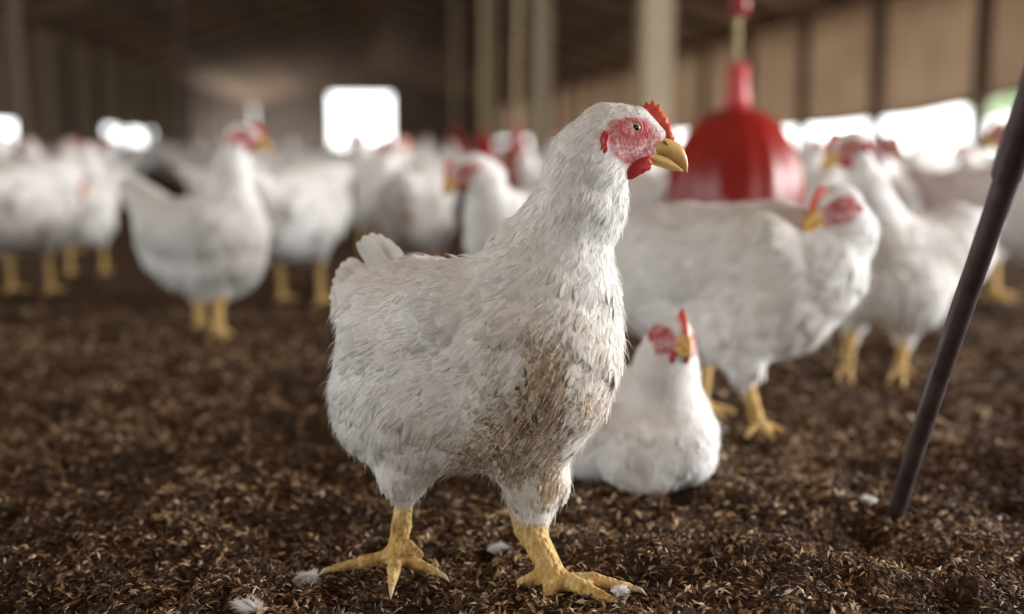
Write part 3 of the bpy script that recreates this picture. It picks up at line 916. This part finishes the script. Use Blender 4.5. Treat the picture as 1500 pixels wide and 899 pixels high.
build_body('body', main, pr, 0.0026, org, feathers=24000, strands=12000, dirt_fn=main_dirt, fl=0.0160, fw=0.0066, seed=5, lump=0.0024)
head_parts(main, HL, HF, hc, org, 2)
claw_mesh([c for c in c1[:3] + c2[:3]], main, org)
# tail and wing tip feathers
q = []
TT = [((604, 418), (574, 360), .3), ((600, 420), (565, 351), .3), ((597, 422), (554, 345), .3), ((594, 424), (543, 343), .3), ((590, 427), (533, 347), .3), ((587, 430), (525, 355), .3),
      ((570, 442), (510, 380), 1), ((566, 448), (501, 386), 1), ((563, 454), (494, 396), 1), ((560, 460), (489, 409), 1), ((558, 467), (487, 424), 1), ((556, 474), (488, 440), 1)]
for i, (ra, tp_, sg) in enumerate(TT):
    Yt = 1.055 + 0.005 * ((i * 5) % 4)
    q.append((pix(ra[0], ra[1], Yt), pix(tp_[0], tp_[1], Yt + 0.014), 0.0145, (-0.005 * sg, 0, 0.006 * sg), (-0.35, -0.8, 0.35)))
quill_mesh('tail', q, main, org, dirt=0.10)
q = []
for i in range(7):
    t = i / 6
    q.append((pix(640 - 8 * i, 445 + 8 * i, 0.955 + 0.006 * i), pix(492 + 10 * t, 420 + 70 * t, 1.045 - 0.02 * t), 0.022, (0.0, -0.010, -0.006), (-0.35, -0.9, 0.15)))
quill_mesh('wing_feathers', q, main, org, dirt=0.22)

# ------------------------------------------------------------------ other near chickens (each posed on its own)
def near_hen(label, base_px, prims, head, feet, h, feathers, fl=0.02, fw=0.013, strands=0, seed=1, tail=None, dirt=None, lump=0.0022, hs=1.0, fk=0.88):
    b = ground(*base_px); 
    root = empty('chicken', b)
    tag(root, label, 'chicken', 'chickens in the shed')
    P = list(prims)
    H, f, u = head
    hp, L, fr, c = head_prims(H, f, u, hs, None, fk)
    P += hp
    cl = []
    for an, toes, r in feet:
        fp, cc = foot(an, toes, r); P += fp; cl += cc
    build_body('body', root, P, h, b, feathers, strands, dirt, fl, fw, seed, lump)
    head_parts(root, L, fr, c, b, 1)
    if tail: quill_mesh('tail', tail, root, b, dirt=0.1, seed=seed)
    return root
def blob_dirt(lst):
    L = [(np.array(pix(*a)), s, w) for a, s, w in lst]
    def fn(P):
        d = np.zeros(len(P))
        for c, s, w in L: d = np.maximum(d, w * np.exp(-((P - c) ** 2).sum(1) / (s * s)))
        return np.clip(d, 0, 1)
    return fn

# young bird resting on the litter
B = [px_prim((965, 640, 1.27, 84), (940, 630, 1.34, 84), .03, 'body', (-.3, .6, -.6)),
     px_prim((990, 655, 1.22, 58), (945, 665, 1.22, 66), .025, 'body', (0, .1, -1)),
     px_prim((1008, 635, 1.24, 40), (1005, 665, 1.24, 42), .010, 'body', (.2, .3, -1)),
     px_prim((890, 635, 1.24, 44), (868, 662, 1.25, 46), .008, 'body', (-.3, .3, -.8)),
     px_prim((925, 600, 1.34, 60), (870, 650, 1.40, 50), .02, 'body', (-.4, .6, -.4)),
     px_prim((975, 590, 1.25, 52), (975, 540, 1.24, 42), .025, 'neck', (0, .1, -1)),
     px_prim((975, 540, 1.24, 42), (980, 505, 1.235, 36), .02, 'neck', (0, .1, -1)),
     px_prim((900, 580, 1.40, 26), (915, 560, 1.44, 18), .02, 'body', (-.3, .6, .2))]
near_hen('small white chicken sitting on the litter, face turned to the camera', (950, 700),
         B, (pix(988, 495, 1.232), (0.16, -0.95, 0.24), (0.05, 0.25, 1)), [], 0.0036, 6500, 0.014, 0.009, strands=4000, seed=11, hs=0.95, lump=0.0016, fk=0.86)

# large bird behind on the right, looking back to the left
C = [px_prim((985, 400, 1.60, 98), (1130, 395, 1.52, 98), .03, 'body', (-.9, .3, -.4)),
     px_prim((930, 390, 1.64, 72), (985, 400, 1.60, 90), .03, 'body', (-1, .3, -.3)),
     px_prim((1150, 400, 1.51, 88), (1190, 400, 1.50, 76), .03, 'body', (-.6, .2, -.8)),
     px_prim((1060, 455, 1.53, 78), (1140, 450, 1.51, 74), .03, 'body', (-.6, .2, -.8)),
     px_prim((1205, 370, 1.50, 58), (1240, 340, 1.49, 38), .03, 'neck', (-.2, 0, -1)),
     px_prim((1240, 340, 1.49, 38), (1232, 302, 1.48, 30), .02, 'neck', (.2, 0, -1)),
     px_prim((1110, 360, 1.455, 52), (1010, 385, 1.49, 58), .012, 'body', (-1, .3, -.3), (.3, 1, 0), .55),
     px_prim((1010, 385, 1.49, 56), (940, 390, 1.55, 30), .012, 'body', (-1, .3, -.3), (.3, 1, 0), .55),
     px_prim((1085, 480, 1.49, 56), (1092, 535, 1.485, 24), .03, 'thigh', (0, 0, -1)),
     px_prim((1092, 535, 1.485, 24), (1090, 556, 1.485, 15), .01, 'thigh', (0, 0, -1)),
     px_prim((1030, 460, 1.58, 50), (1035, 500, 1.58, 22), .03, 'thigh', (0, 0, -1)),
     px_prim((1035, 500, 1.58, 20), (1036, 520, 1.58, 13), .01, 'thigh', (0, 0, -1)),
     px_prim((1090, 552, 1.485, 12), (1112, 624, 1.475, 10), .006, 'leg'),
     px_prim((1036, 515, 1.58, 11), (1026, 592, 1.58, 10), .006, 'leg')]
ca, cb = pix(1112, 624, 1.475), pix(1026, 592, 1.58)
near_hen('white chicken behind the sitting one, its red face turned back to the left', (1080, 620), C,
         (pix(1226, 302, 1.475), (-0.86, -0.48, -0.14), (0, 0, 1)),
         [(ca, [gz(1148, 632), gz(1132, 642), gz(1092, 640), gz(1100, 622)], .0085), (cb, [gz(1075, 602), gz(1060, 612), gz(1005, 600)], .0085)],
         0.0042, 6000, 0.022, 0.014, strands=3000, seed=12, dirt=blob_dirt([((1110, 330, 1.46), .06, .45), ((1140, 420, 1.42), .05, .3), ((1190, 470, 1.45), .05, .4)]))

D = [px_prim((1310, 385, 1.95, 64), (1385, 370, 2.00, 62), .03, 'body', (.9, .3, -.4)),
     px_prim((1285, 420, 1.93, 56), (1330, 430, 1.93, 58), .03, 'body', (.3, .1, -1)),
     px_prim((1290, 340, 1.93, 46), (1270, 275, 1.90, 27), .03, 'neck', (.2, 0, -1)),
     px_prim((1270, 275, 1.90, 27), (1252, 225, 1.89, 20), .02, 'neck', (.3, 0, -1)),
     px_prim((1400, 350, 2.00, 50), (1440, 328, 2.03, 22), .03, 'body', (1, .3, .2)),
     px_prim((1300, 360, 1.88, 34), (1390, 365, 1.92, 34), .012, 'body', (1, .2, -.3), (0, 1, 0), .5),
     px_prim((1325, 455, 1.93, 40), (1325, 490, 1.93, 16), .02, 'thigh'),
     px_prim((1262, 440, 2.00, 36), (1248, 482, 2.00, 15), .02, 'thigh'),
     px_prim((1325, 488, 1.93, 10), (1318, 548, 1.90, 8), .006, 'leg'),
     px_prim((1248, 480, 2.0, 10), (1240, 546, 1.93, 8), .006, 'leg')]
near_hen('tall white chicken on the right, neck stretched up, dark red face looking left', (1300, 545), D,
         (pix(1247, 213, 1.885), (-0.93, -0.2, -0.30), (-0.2, 0, 1)),
         [(pix(1318, 548, 1.90), [gz(1300, 560), gz(1325, 566), gz(1340, 552)], .008), (pix(1240, 546, 1.93), [gz(1225, 556), gz(1248, 560)], .008)],
         0.005, 3500, 0.024, 0.015, seed=13, dirt=blob_dirt([((1310, 365, 1.85), .05, .6), ((1380, 380, 1.9), .04, .5)]))

E = [px_prim((258, 350, 2.36, 57), (325, 342, 2.30, 62), .03, 'body', (-1, .1, -.4)),
     px_prim((278, 382, 2.34, 48), (325, 390, 2.30, 50), .03, 'body', (-.5, .1, -1)),
     px_prim((345, 345, 2.28, 46), (345, 375, 2.28, 42), .03, 'body', (-.3, .1, -1)),
     px_prim((342, 300, 2.28, 36), (340, 250, 2.28, 24), .03, 'neck', (-.2, 0, -1)),
     px_prim((340, 250, 2.28, 24), (348, 208, 2.28, 18), .02, 'neck', (-.2, 0, -1)),
     px_prim((232, 318, 2.38, 36), (198, 276, 2.40, 18), .012, 'body', (-1, .1, .3)),
     px_prim((300, 340, 2.22, 36), (235, 340, 2.26, 30), .03, 'body', (-1, .1, -.3), (0, 1, 0), .5),
     px_prim((318, 395, 2.26, 34), (320, 425, 2.26, 15), .02, 'thigh'),
     px_prim((290, 400, 2.38, 30), (290, 428, 2.38, 14), .02, 'thigh'),
     px_prim((320, 424, 2.26, 9.5), (320, 480, 2.22, 8), .006, 'leg'),
     px_prim((290, 424, 2.38, 9), (292, 468, 2.36, 7.5), .006, 'leg')]
near_hen('white chicken standing alert on the left with upright neck and face turned right', (305, 485), E,
         (pix(355, 199, 2.28), (0.98, -0.1, -0.12), (0, 0, 1)),
         [(pix(320, 480, 2.22), [gz(345, 490), gz(330, 500), gz(305, 494)], .009), (pix(292, 468, 2.36), [gz(310, 478), gz(285, 480)], .009)],
         0.006, 2600, 0.026, 0.017, seed=14, dirt=blob_dirt([((355, 350, 2.2), .02, .6)]))

J = [px_prim((745, 335, 2.15, 52), (800, 330, 2.2, 56), .03, 'body', (1, .2, -.4)),
     px_prim((725, 320, 2.12, 40), (722, 345, 2.12, 42), .03, 'body', (.2, 0, -1)),
     px_prim((718, 305, 2.11, 34), (708, 262, 2.10, 27), .03, 'neck', (.2, 0, -1)),
     px_prim((708, 262, 2.10, 27), (694, 246, 2.09, 22), .02, 'neck', (.4, 0, -1)),
     px_prim((760, 380, 2.12, 34), (760, 410, 2.12, 14), .02, 'thigh'), px_prim((790, 380, 2.2, 34), (790, 410, 2.2, 14), .02, 'thigh'),
     px_prim((760, 408, 2.12, 9), (758, 470, 2.10, 8), .006, 'leg'), px_prim((790, 408, 2.2, 9), (790, 460, 2.18, 8), .006, 'leg')]
near_hen('white chicken right behind the neck of the foreground one, red face lowered to the left', (770, 490), J,
         (pix(684, 248, 2.085), (-0.85, -0.35, -0.42), (-0.2, 0, 1)), [(pix(758, 470, 2.10), [gz(740, 500), gz(765, 505)], .009), (pix(790, 460, 2.18), [gz(775, 482), gz(800, 485)], .009)],
         0.006, 2200, 0.026, 0.017, seed=15)

# ------------------------------------------------------------------ repeated birds: one of each pose, then copies
def generic(pose, h, parts=True):
    f = (-1, 0, -.5)
    P = [prim((-.065, 0, .215), (.045, 0, .225), .080, .084, .03, 'body', f),
         prim((-.085, 0, .175), (-.03, 0, .165), .058, .062, .03, 'body', (-.5, 0, -1)),
         prim((.0, 0, .17), (.06, 0, .185), .066, .066, .03, 'body', (-.5, 0, -1)),
         prim((.085, 0, .225), (.085, 0, .205), .062, .062, .03, 'body', (-.3, 0, -1)),
         prim((-.12, 0, .245), (-.175, 0, .285), .040, .016, .03, 'body', (-1, 0, .5))]
    for s in (-1, 1):
        P += [prim((.03, s * .066, .235), (-.09, s * .058, .22), .040, .032, .012, 'body', f, (0, 1, 0), .55),
              prim((-.005, s * .05, .16), (0, s * .05, .115), .044, .018, .02, 'thigh'),
              prim((0, s * .05, .115), (.006, s * .05, .022), .0088, .0078, .006, 'leg')]
        fp, _ = foot((.006, s * .05, .018), [(.055, s * .05 - .02, .004), (.062, s * .05 + .004, .004), (.045, s * .05 + .028, .004), (-.03, s * .05, .004)], .0075)
        P += fp
    if pose == 'alert':
        N = [(.088, 0, .265), (.112, 0, .32), (.118, 0, .365)]; H = (.128, 0, .382); fd = (1, 0, -.08)
    elif pose == 'turned':
        N = [(.09, 0, .26), (.122, .005, .305), (.118, .012, .345)]; H = (.110, .022, .362); fd = (-.35, .9, -.15)
    elif pose == 'low':
        N = [(.10, 0, .25), (.155, 0, .27), (.19, 0, .265)]; H = (.205, 0, .258); fd = (.75, 0, -.66)
    else:  # feeding, head at the litter
        N = [(.11, 0, .22), (.165, 0, .165), (.195, 0, .10)]; H = (.205, 0, .082); fd = (.35, 0, -.93)
    P += [prim(N[0], N[1], .050, .036, .03, 'neck', (-.3, 0, -1)), prim(N[1], N[2], .036, .028, .02, 'neck', (-.3, 0, -1))]
    hp, L, fr, c = head_prims(H, fd, (0, 0, 1) if pose != 'feeding' else (1, 0, .3))
    return P + hp, L, fr, c
def proto_mid(pose, seed):
    root = empty('chicken', (0, 0, 0))
    P, L, fr, c = generic(pose, 0)
    build_body('body', root, P, 0.006, Vector((0, 0, 0)), 1400, 0, blob_dirt_local(), 0.026, 0.018, seed, 0.002)
    head_parts(root, L, fr, c, Vector((0, 0, 0)), 1)
    return root
def blob_dirt_local():
    C = [(np.array((-.150, 0, .19)), .03, .95), (np.array((.12, 0, .15)), .05, .35)]
    def fn(P):
        d = np.zeros(len(P))
        for c, s, w in C: d = np.maximum(d, w * np.exp(-((P - c) ** 2).sum(1) / (s * s)))
        return d
    return fn
def copy_tree(o, parent=None):
    c = o.copy(); COL.objects.link(c)
    if parent: c.parent = parent; c.matrix_parent_inverse = o.matrix_parent_inverse.copy()
    for ch in list(o.children): copy_tree(ch, c)
    return c
MID = {p: proto_mid(p, 20 + i) for i, p in enumerate(('alert', 'turned', 'low', 'feeding'))}
used = set()
PLACED = []
def put_mid(pose, px, py, heading, scale, label, group='chickens in the shed'):
    """heading in degrees: 0 faces image right, 90 faces away, 180 left, -90 towards the camera"""
    o = MID[pose] if pose not in used else copy_tree(MID[pose])
    used.add(pose)
    p = ground(px, py)
    o.location = p; o.rotation_euler = (0, 0, math.radians(heading)); o.scale = (scale,) * 3
    tag(o, label, 'chicken', group)
    PLACED.append((p.x, p.y))
    return o
put_mid('low', 45, 432, 78, 1.12, 'plump white chicken cut by the left edge of the photo, seen from behind')
put_mid('alert', 128, 404, 100, 0.95, 'white chicken just left of the alert upright one, partly hidden by its tail')
put_mid('low', 440, 447, 68, 1.10, 'plump white chicken seen from behind, between the alert one and the foreground one')
put_mid('feeding', 612, 425, 85, 1.08, 'white chicken showing its round rear just above the back of the foreground chicken')
put_mid('turned', 1330, 420, 200, 1.05, 'white chicken with pink face turned, right behind the tall right-hand one')
put_mid('low', 1452, 440, -25, 1.10, 'white chicken behind the upper half of the dark metal rod')
put_mid('alert', 1560, 470, 170, 1.05, 'white chicken cut by the right edge of the photo, beyond the dark rod')
put_mid('alert', 548, 352, 35, 1.0, 'white chicken standing in line with the bright far doorway')
put_mid('turned', 398, 345, 170, 1.0, 'white chicken whose pale head shows right behind the alert left chicken')
put_mid('alert', 85, 345, 160, 1.0, 'white chicken with raised neck above the left-edge chicken')
put_mid('alert', 950, 420, 100, 1.0, 'white chicken glimpsed under the beak of the foreground chicken')

# far flock: one mesh per bird, too small to show parts
def far_proto(pose):
    P, L, fr, c = generic(pose, 0)
    V, Q = polygonize(P, 0.011)
    d = {}
    for q in P: d[q['tag']] = np.minimum(d.get(q['tag'], 9.0), pdist(V, q))
    leg = sstep(-.002, .004, np.minimum(np.minimum(d['body'], d['thigh']), d['skull']) - d['leg'])
    face = P[[i for i, q in enumerate(P) if 'mask' in q][0]]['mask'](V)[0] * (d['face'] < .02)
    f, u, r = fr
    # beak and comb as small solid wedges in the same mesh
    ex = []; fc = []; o = len(V)
    def wedge(pts, tip_f):
        pass
    comb = [L(20, 36, 4), L(20, 36, -4), L(46, 58, 3), L(46, 58, -3), L(80, 5, 3), L(80, 5, -3), L(50, 20, 5), L(50, 20, -5)]
    beak = [L(48, 2, 10), L(48, 2, -10), L(48, -34, 10), L(48, -34, -10), L(84, -18, 5), L(84, -18, -5), L(100, -44, 2), L(100, -44, -2)]
    cf = np.array([[0, 2, 6, 6], [2, 4, 6, 6], [1, 7, 3, 3], [3, 7, 5, 5]])
    allv = np.array([tuple(x) for x in comb + beak])
    F3 = np.array([[0, 2, 6], [2, 4, 6], [1, 7, 3], [3, 7, 5], [0, 1, 3], [0, 3, 2], [2, 3, 5], [2, 5, 4], [4, 5, 7], [4, 7, 6], [6, 7, 1], [6, 1, 0]]) + o
    F3b = np.array([[0, 4, 2], [4, 6, 2], [1, 3, 5], [5, 3, 7], [0, 1, 5], [0, 5, 4], [4, 5, 7], [4, 7, 6], [2, 6, 7], [2, 7, 3]]) + o + 8
    me = mesh_np('chicken', np.concatenate([V, allv]), [Q, np.concatenate([F3, F3b])])
    z16 = np.zeros(16)
    add_attr(me, 'leg', np.concatenate([leg, z16])); add_attr(me, 'face', np.concatenate([face, z16])); add_attr(me, 'dirt', np.concatenate([blob_dirt_local()(V), z16])); add_attr(me, 'red', np.full(len(V) + 16, 0.5))
    for m in (M_FEATHER, M_COMB, M_BEAK): me.materials.append(m)
    mi = np.zeros(len(me.polygons), np.int32); nq = len(Q)
    mi[nq:nq + 12] = 1; mi[nq + 12:] = 2
    me.polygons.foreach_set('material_index', mi)
    return me
FARM = [far_proto(p) for p in ('alert', 'turned', 'low', 'feeding')]
DRINK = [(ground(1075, 0, 2.0) if False else None)]
spots = []
rr = random.Random(21)
def try_place(dmin, dmax, n, sep, tries=6000):
    c = 0
    for _ in range(tries):
        if c >= n: break
        d = math.sqrt(rr.uniform(dmin * dmin, dmax * dmax)); x = rr.uniform(-0.47, 0.47) * d
        sx, sy = S_inv(x, d)
        if sx < XL + 0.35 or sx > XR - 0.35: continue
        if any((x - a) ** 2 + (d - b) ** 2 < sep * sep for a, b in spots): continue
        if any((x - a) ** 2 + (d - b) ** 2 < 0.36 ** 2 for a, b in PLACED): continue
        if d < 5.2 and 715 < 750 + F_PX * x / d < 800: continue
        if d < 9.5 and 650 < 750 + F_PX * x / d < 722: continue
        if (d < 9 and 195 < 750 + F_PX * x / d < 335) or (d < 9 and 150 < 750 + F_PX * x / d < 200): continue
        if any((x - a) ** 2 + (d - b) ** 2 < 0.42 ** 2 for a, b in AVOID): continue
        spots.append((x, d)); c += 1
DR = [(1075, 2.72), (757, 4.9), (708, 7.2), (668, 9.4)]
AVOID = [((px - 750) / F_PX * Y, Y) for px, Y in DR] + [tuple(S(1.91, yy)[:2]) for yy in (7.4, 12.2, 17.0)] + [tuple(S(-1.9, yy)[:2]) for yy in (6.8, 12.9)]
try_place(3.9, 6.0, 34, 0.42)
try_place(6.0, 9.5, 70, 0.46)
try_place(9.5, 15, 95, 0.55)
try_place(15, 26, 70, 0.8)
first = True
for (x, d) in spots:
    o = bpy.data.objects.new('chicken', FARM[rr.choice((0, 0, 0, 1, 1, 2, 2, 3))]); COL.objects.link(o)
    o.location = (x, d, 0); o.rotation_euler = (0, 0, rr.uniform(0, 6.28)); s = rr.uniform(0.92, 1.1); o.scale = (s, s, s)
    tag(o, 'small blurred white chicken in the distant crowd at the back of the shed', 'chicken', 'distant flock')

# ------------------------------------------------------------------ hanging red drinkers
M_RED = simple('glossy_red_plastic', (0.25, 0.007, 0.005), (0.31, 0.010, 0.008), 4, 0.3, 0, 0, 0.5)
M_PINK = simple('faded_red_plastic', (0.50, 0.05, 0.06), (0.58, 0.09, 0.10), 6, 0.4)
M_ROPE = simple('straw_coloured_rope', (0.40, 0.30, 0.15), (0.52, 0.42, 0.25), 60, 0.9)
M_HOOK = simple('dull_metal', (0.16, 0.13, 0.11), (0.25, 0.21, 0.18), 20, 0.5, metal=0.7)
def lathe(name, prof, c, mat, parent, org, seg=40, ribs=0):
    bm = bmesh.new(); rings = []
    for r, z in prof:
        rings.append([bm.verts.new(Vector((c[0] + r * (1 + (0.05 * (math.cos(ribs * 2 * math.pi * i / seg) ** 8) if ribs else 0)) * math.cos(2 * math.pi * i / seg),
                                           c[1] + r * (1 + (0.05 * (math.cos(ribs * 2 * math.pi * i / seg) ** 8) if ribs else 0)) * math.sin(2 * math.pi * i / seg), z)) - org) for i in range(seg)])
    for A, B_ in zip(rings, rings[1:]):
        for i in range(seg): bm.faces.new((A[i], A[(i + 1) % seg], B_[(i + 1) % seg], B_[i]))
    bm.faces.new(rings[0][::-1]); bm.faces.new(rings[-1])
    o = finish(name, bm, [mat], parent, smooth=True)
    return o
def drinker(px, Y, label, hs=1.0, vs=1.0):
    x = (px - 750) / F_PX * Y
    sx, sy = S_inv(x, Y); top = rz(sx) - 0.02
    org = Vector((x, Y, 0)); root = empty('hanging_drinker', org); c = (x, Y)
    z0 = 0.21
    Rb = 0.158 * hs
    bell = [(Rb * r_, z0 + .258 * vs * h_) for r_, h_ in ((.97, -.05), (1.0, 0), (1.0, .15), (.98, .28), (.95, .40), (.90, .51), (.84, .61), (.76, .71), (.66, .80), (.54, .88), (.39, .95), (.2, .99))]
    lathe('bell', bell, c, M_RED, root, org, 64, ribs=8)
    tray = [(.05 * hs, z0 - .075), (Rb * 1.08, z0 - .07), (Rb * 1.16, z0 - .045), (Rb * 1.18, z0 - .015), (Rb * 1.14, z0 - .015), (Rb * 1.10, z0 - .045), (.06 * hs, z0 - .055)]
    lathe('trough', tray, c, M_RED, root, org, 48)
    lathe('hub', [(.045 * hs, z0 - .06), (.045 * hs, z0 + .01)], c, M_PINK, root, org, 20)
    zt = z0 + .25 * vs
    lathe('neck_tube', [(.030 * hs, zt - .005), (.029 * hs, zt + .035 * hs), (.024 * hs, zt + .05 * hs), (.025 * hs, zt + .10 * hs), (.012, zt + .112 * hs)], c, M_PINK, root, org, 24)
    # twisted rope up to the rafters with a coupling on it
    bm = bmesh.new(); rings = []
    zz = zt + .108 * hs
    n = int((top - zz) / 0.02)
    for i in range(n + 1):
        z_ = zz + (top - zz) * i / n; ph = z_ * 90
        rings.append([bm.verts.new(Vector((0.004 * math.sin(z_ * 7) + (0.0075 + 0.0018 * math.cos(2 * (a - ph))) * math.cos(a), (0.0075 + 0.0018 * math.cos(2 * (a - ph))) * math.sin(a), z_))) for a in np.linspace(0, 2 * math.pi, 10, endpoint=False)])
    for A, B_ in zip(rings, rings[1:]):
        for i in range(10): bm.faces.new((A[i], A[(i + 1) % 10], B_[(i + 1) % 10], B_[i]))
    bm.faces.new(rings[0][::-1]); bm.faces.new(rings[-1])
    finish('rope', bm, [M_ROPE], root, smooth=True)
    if hs == 1: lathe('coupling', [(.012, zt + .215), (.021, zt + .222), (.022, zt + .262), (.014, zt + .272), (.014, zt + .30), (.02, zt + .31), (.02, zt + .36), (.01, zt + .37)], c, M_RED, root, org, 20)
    tag(root, label, 'drinker', 'hanging red drinkers')
    return root
drinker(*DR[0], 'big glossy red bell drinker hanging behind the beak of the foreground chicken')
drinker(*DR[1], 'small bright red hanging drinker far back, just left of the foreground neck', 0.46, 0.78)
drinker(*DR[2], 'second small red hanging drinker, left of the bright red one in the distance', 0.55, 0.85)
drinker(*DR[3], 'farthest and dimmest dark red hanging drinker, leftmost of the distant row', 0.70, 0.98)

# ------------------------------------------------------------------ leaning metal rod
M_ROD = simple('dark_rusty_steel', (0.075, 0.055, 0.058), (0.15, 0.115, 0.12), 40, 0.42, 0.3, 0.002, 0.5, 0.5)
a = ground(1308, 765, -0.012); b = pix(1493, 200, 0.80)
d = (b - a).normalized(); top = a + d * 1.15
s = d.cross(Vector((0, 1, 0))).normalized(); u = s.cross(d)
root = empty('metal_rod', Vector((a.x, a.y, 0)))
secs = []
for i in range(24):
    t = i / 23; r_ = 0.0090 * (1 + 0.02 * math.sin(i * 2.1))
    secs.append((a.lerp(top, t) + s * 0.0015 * math.sin(t * 9), s, u, r_, r_))
loft('rod_shaft', secs, 20, M_ROD, root, root.location)
j = a.lerp(b, 0.93)
loft('rod_sleeve', [(j - d * .002, s, u, .0092, .0092), (j, s, u, .0108, .0108), (top, s, u, .0108, .0108), (top + d * .002, s, u, .0085, .0085)], 20, M_ROD, root, root.location)
tag(root, 'dark rusty metal rod leaning out of the litter at the right edge', 'rod')

# ------------------------------------------------------------------ shed downy feathers on the litter
for (px, py, ln, yaw, lab) in [(447, 840, .024, .2, 'small white feather on the litter left of the foreground chicken\'s left toes'),
                               (365, 889, .024, 2.4, 'white feather at the bottom edge of the photo, left of the foreground chicken'),
                               (728, 800, .020, .4, 'greyish white feather lying between the legs of the foreground chicken'),
                               (1052, 622, .026, .1, 'white feather on the litter just right of the sitting chicken'),
                               (1274, 742, .016, 2.6, 'tiny white curled feather beside the foot of the metal rod'),
                               (906, 886, .014, .1, 'flat grey feather under the toes at the foreground chicken\'s front foot')]:
    p = ground(px, py, 0.0); zz = float(height(p.x, p.y)) + 0.008
    root = empty('fallen_feather', (p.x, p.y, zz)); org = Vector((p.x, p.y, zz))
    dv = Vector((math.cos(yaw), math.sin(yaw), 0.12)) * ln / 2
    rs = np.random.default_rng(int(px))
    specs = [(org - dv, org + dv, ln * 0.15, (0, 0, ln * 0.16), (0.1, -0.3, 1))]
    quill_mesh('vane', specs, root, org)
    n = 420
    P = np.array([tuple(org + dv * rs.uniform(-1, .6)) for _ in range(n)])
    side = np.array([(-math.sin(yaw), math.cos(yaw), .1)]) * np.where(rs.random(n) < .5, 1, -1)[:, None] + np.array([tuple(dv.normalized())]) * .6
    Vs, Fs, Ft = fluff_strands(P, np.tile((0, 0, 1.0), (n, 1)), side, np.full(n, ln * .5), rs, 0.0002)
    mf = mesh_np('down', Vs - np.array(org), [Fs, Ft]); add_attr(mf, 'tone', np.ones(len(Vs))); add_attr(mf, 'dirt', np.zeros(len(Vs)))
    link_mesh('down', mf, [M_PLUME], root)
    tag(root, lab, 'feather', 'fallen feathers')

# ------------------------------------------------------------------ trees outside the right side
M_LEAF = simple('green_leaves', (0.40, 0.56, 0.38), (0.52, 0.66, 0.48), 3, 0.6)
M_BARK = simple('bark', (0.2, 0.15, 0.1), (0.3, 0.22, 0.15), 6, 0.9)
def tree(x, y, h, r, label, seed):
    org = S(x, y, -0.04); root = empty('tree', org); rs = np.random.default_rng(seed)
    bm = bmesh.new(); rings = []
    for i in range(8):
        t = i / 7; rings.append([bm.verts.new(Vector((.1 * math.sin(t * 4) + .14 * (1 - .6 * t) * math.cos(a_), .14 * (1 - .6 * t) * math.sin(a_), h * .7 * t))) for a_ in np.linspace(0, 2 * math.pi, 10, endpoint=False)])
    for A, B_ in zip(rings, rings[1:]):
        for i in range(10): bm.faces.new((A[i], A[(i + 1) % 10], B_[(i + 1) % 10], B_[i]))
    finish('trunk', bm, [M_BARK], root, smooth=True)
    n = 2600
    c = rs.normal(0, 1, (14, 3)); c /= np.linalg.norm(c, axis=1)[:, None]; c *= r * rs.uniform(.2, .75, (14, 1))
    k = rs.integers(0, 14, n); dn = rs.normal(0, 1, (n, 3)); dn /= np.linalg.norm(dn, axis=1)[:, None]
    P = c[k] + dn * r * .42 * rs.uniform(.6, 1, (n, 1)) + np.array([0, 0, h * .72])
    Vc, Fc = feather_cards(P, dn, rs.normal(0, 1, (n, 3)), np.full(n, .2), np.full(n, .12), rs.uniform(.1, .6, n), .2, rs)
    mf = mesh_np('crown', Vc, Fc); link_mesh('crown', mf, [M_LEAF], root)
    tag(root, label, 'tree', 'trees outside')
tree(13.4, 21.8, 2.4, 1.3, 'green tree outside the shed beyond the top right of the opening', 3)

bpy.context.view_layer.update()
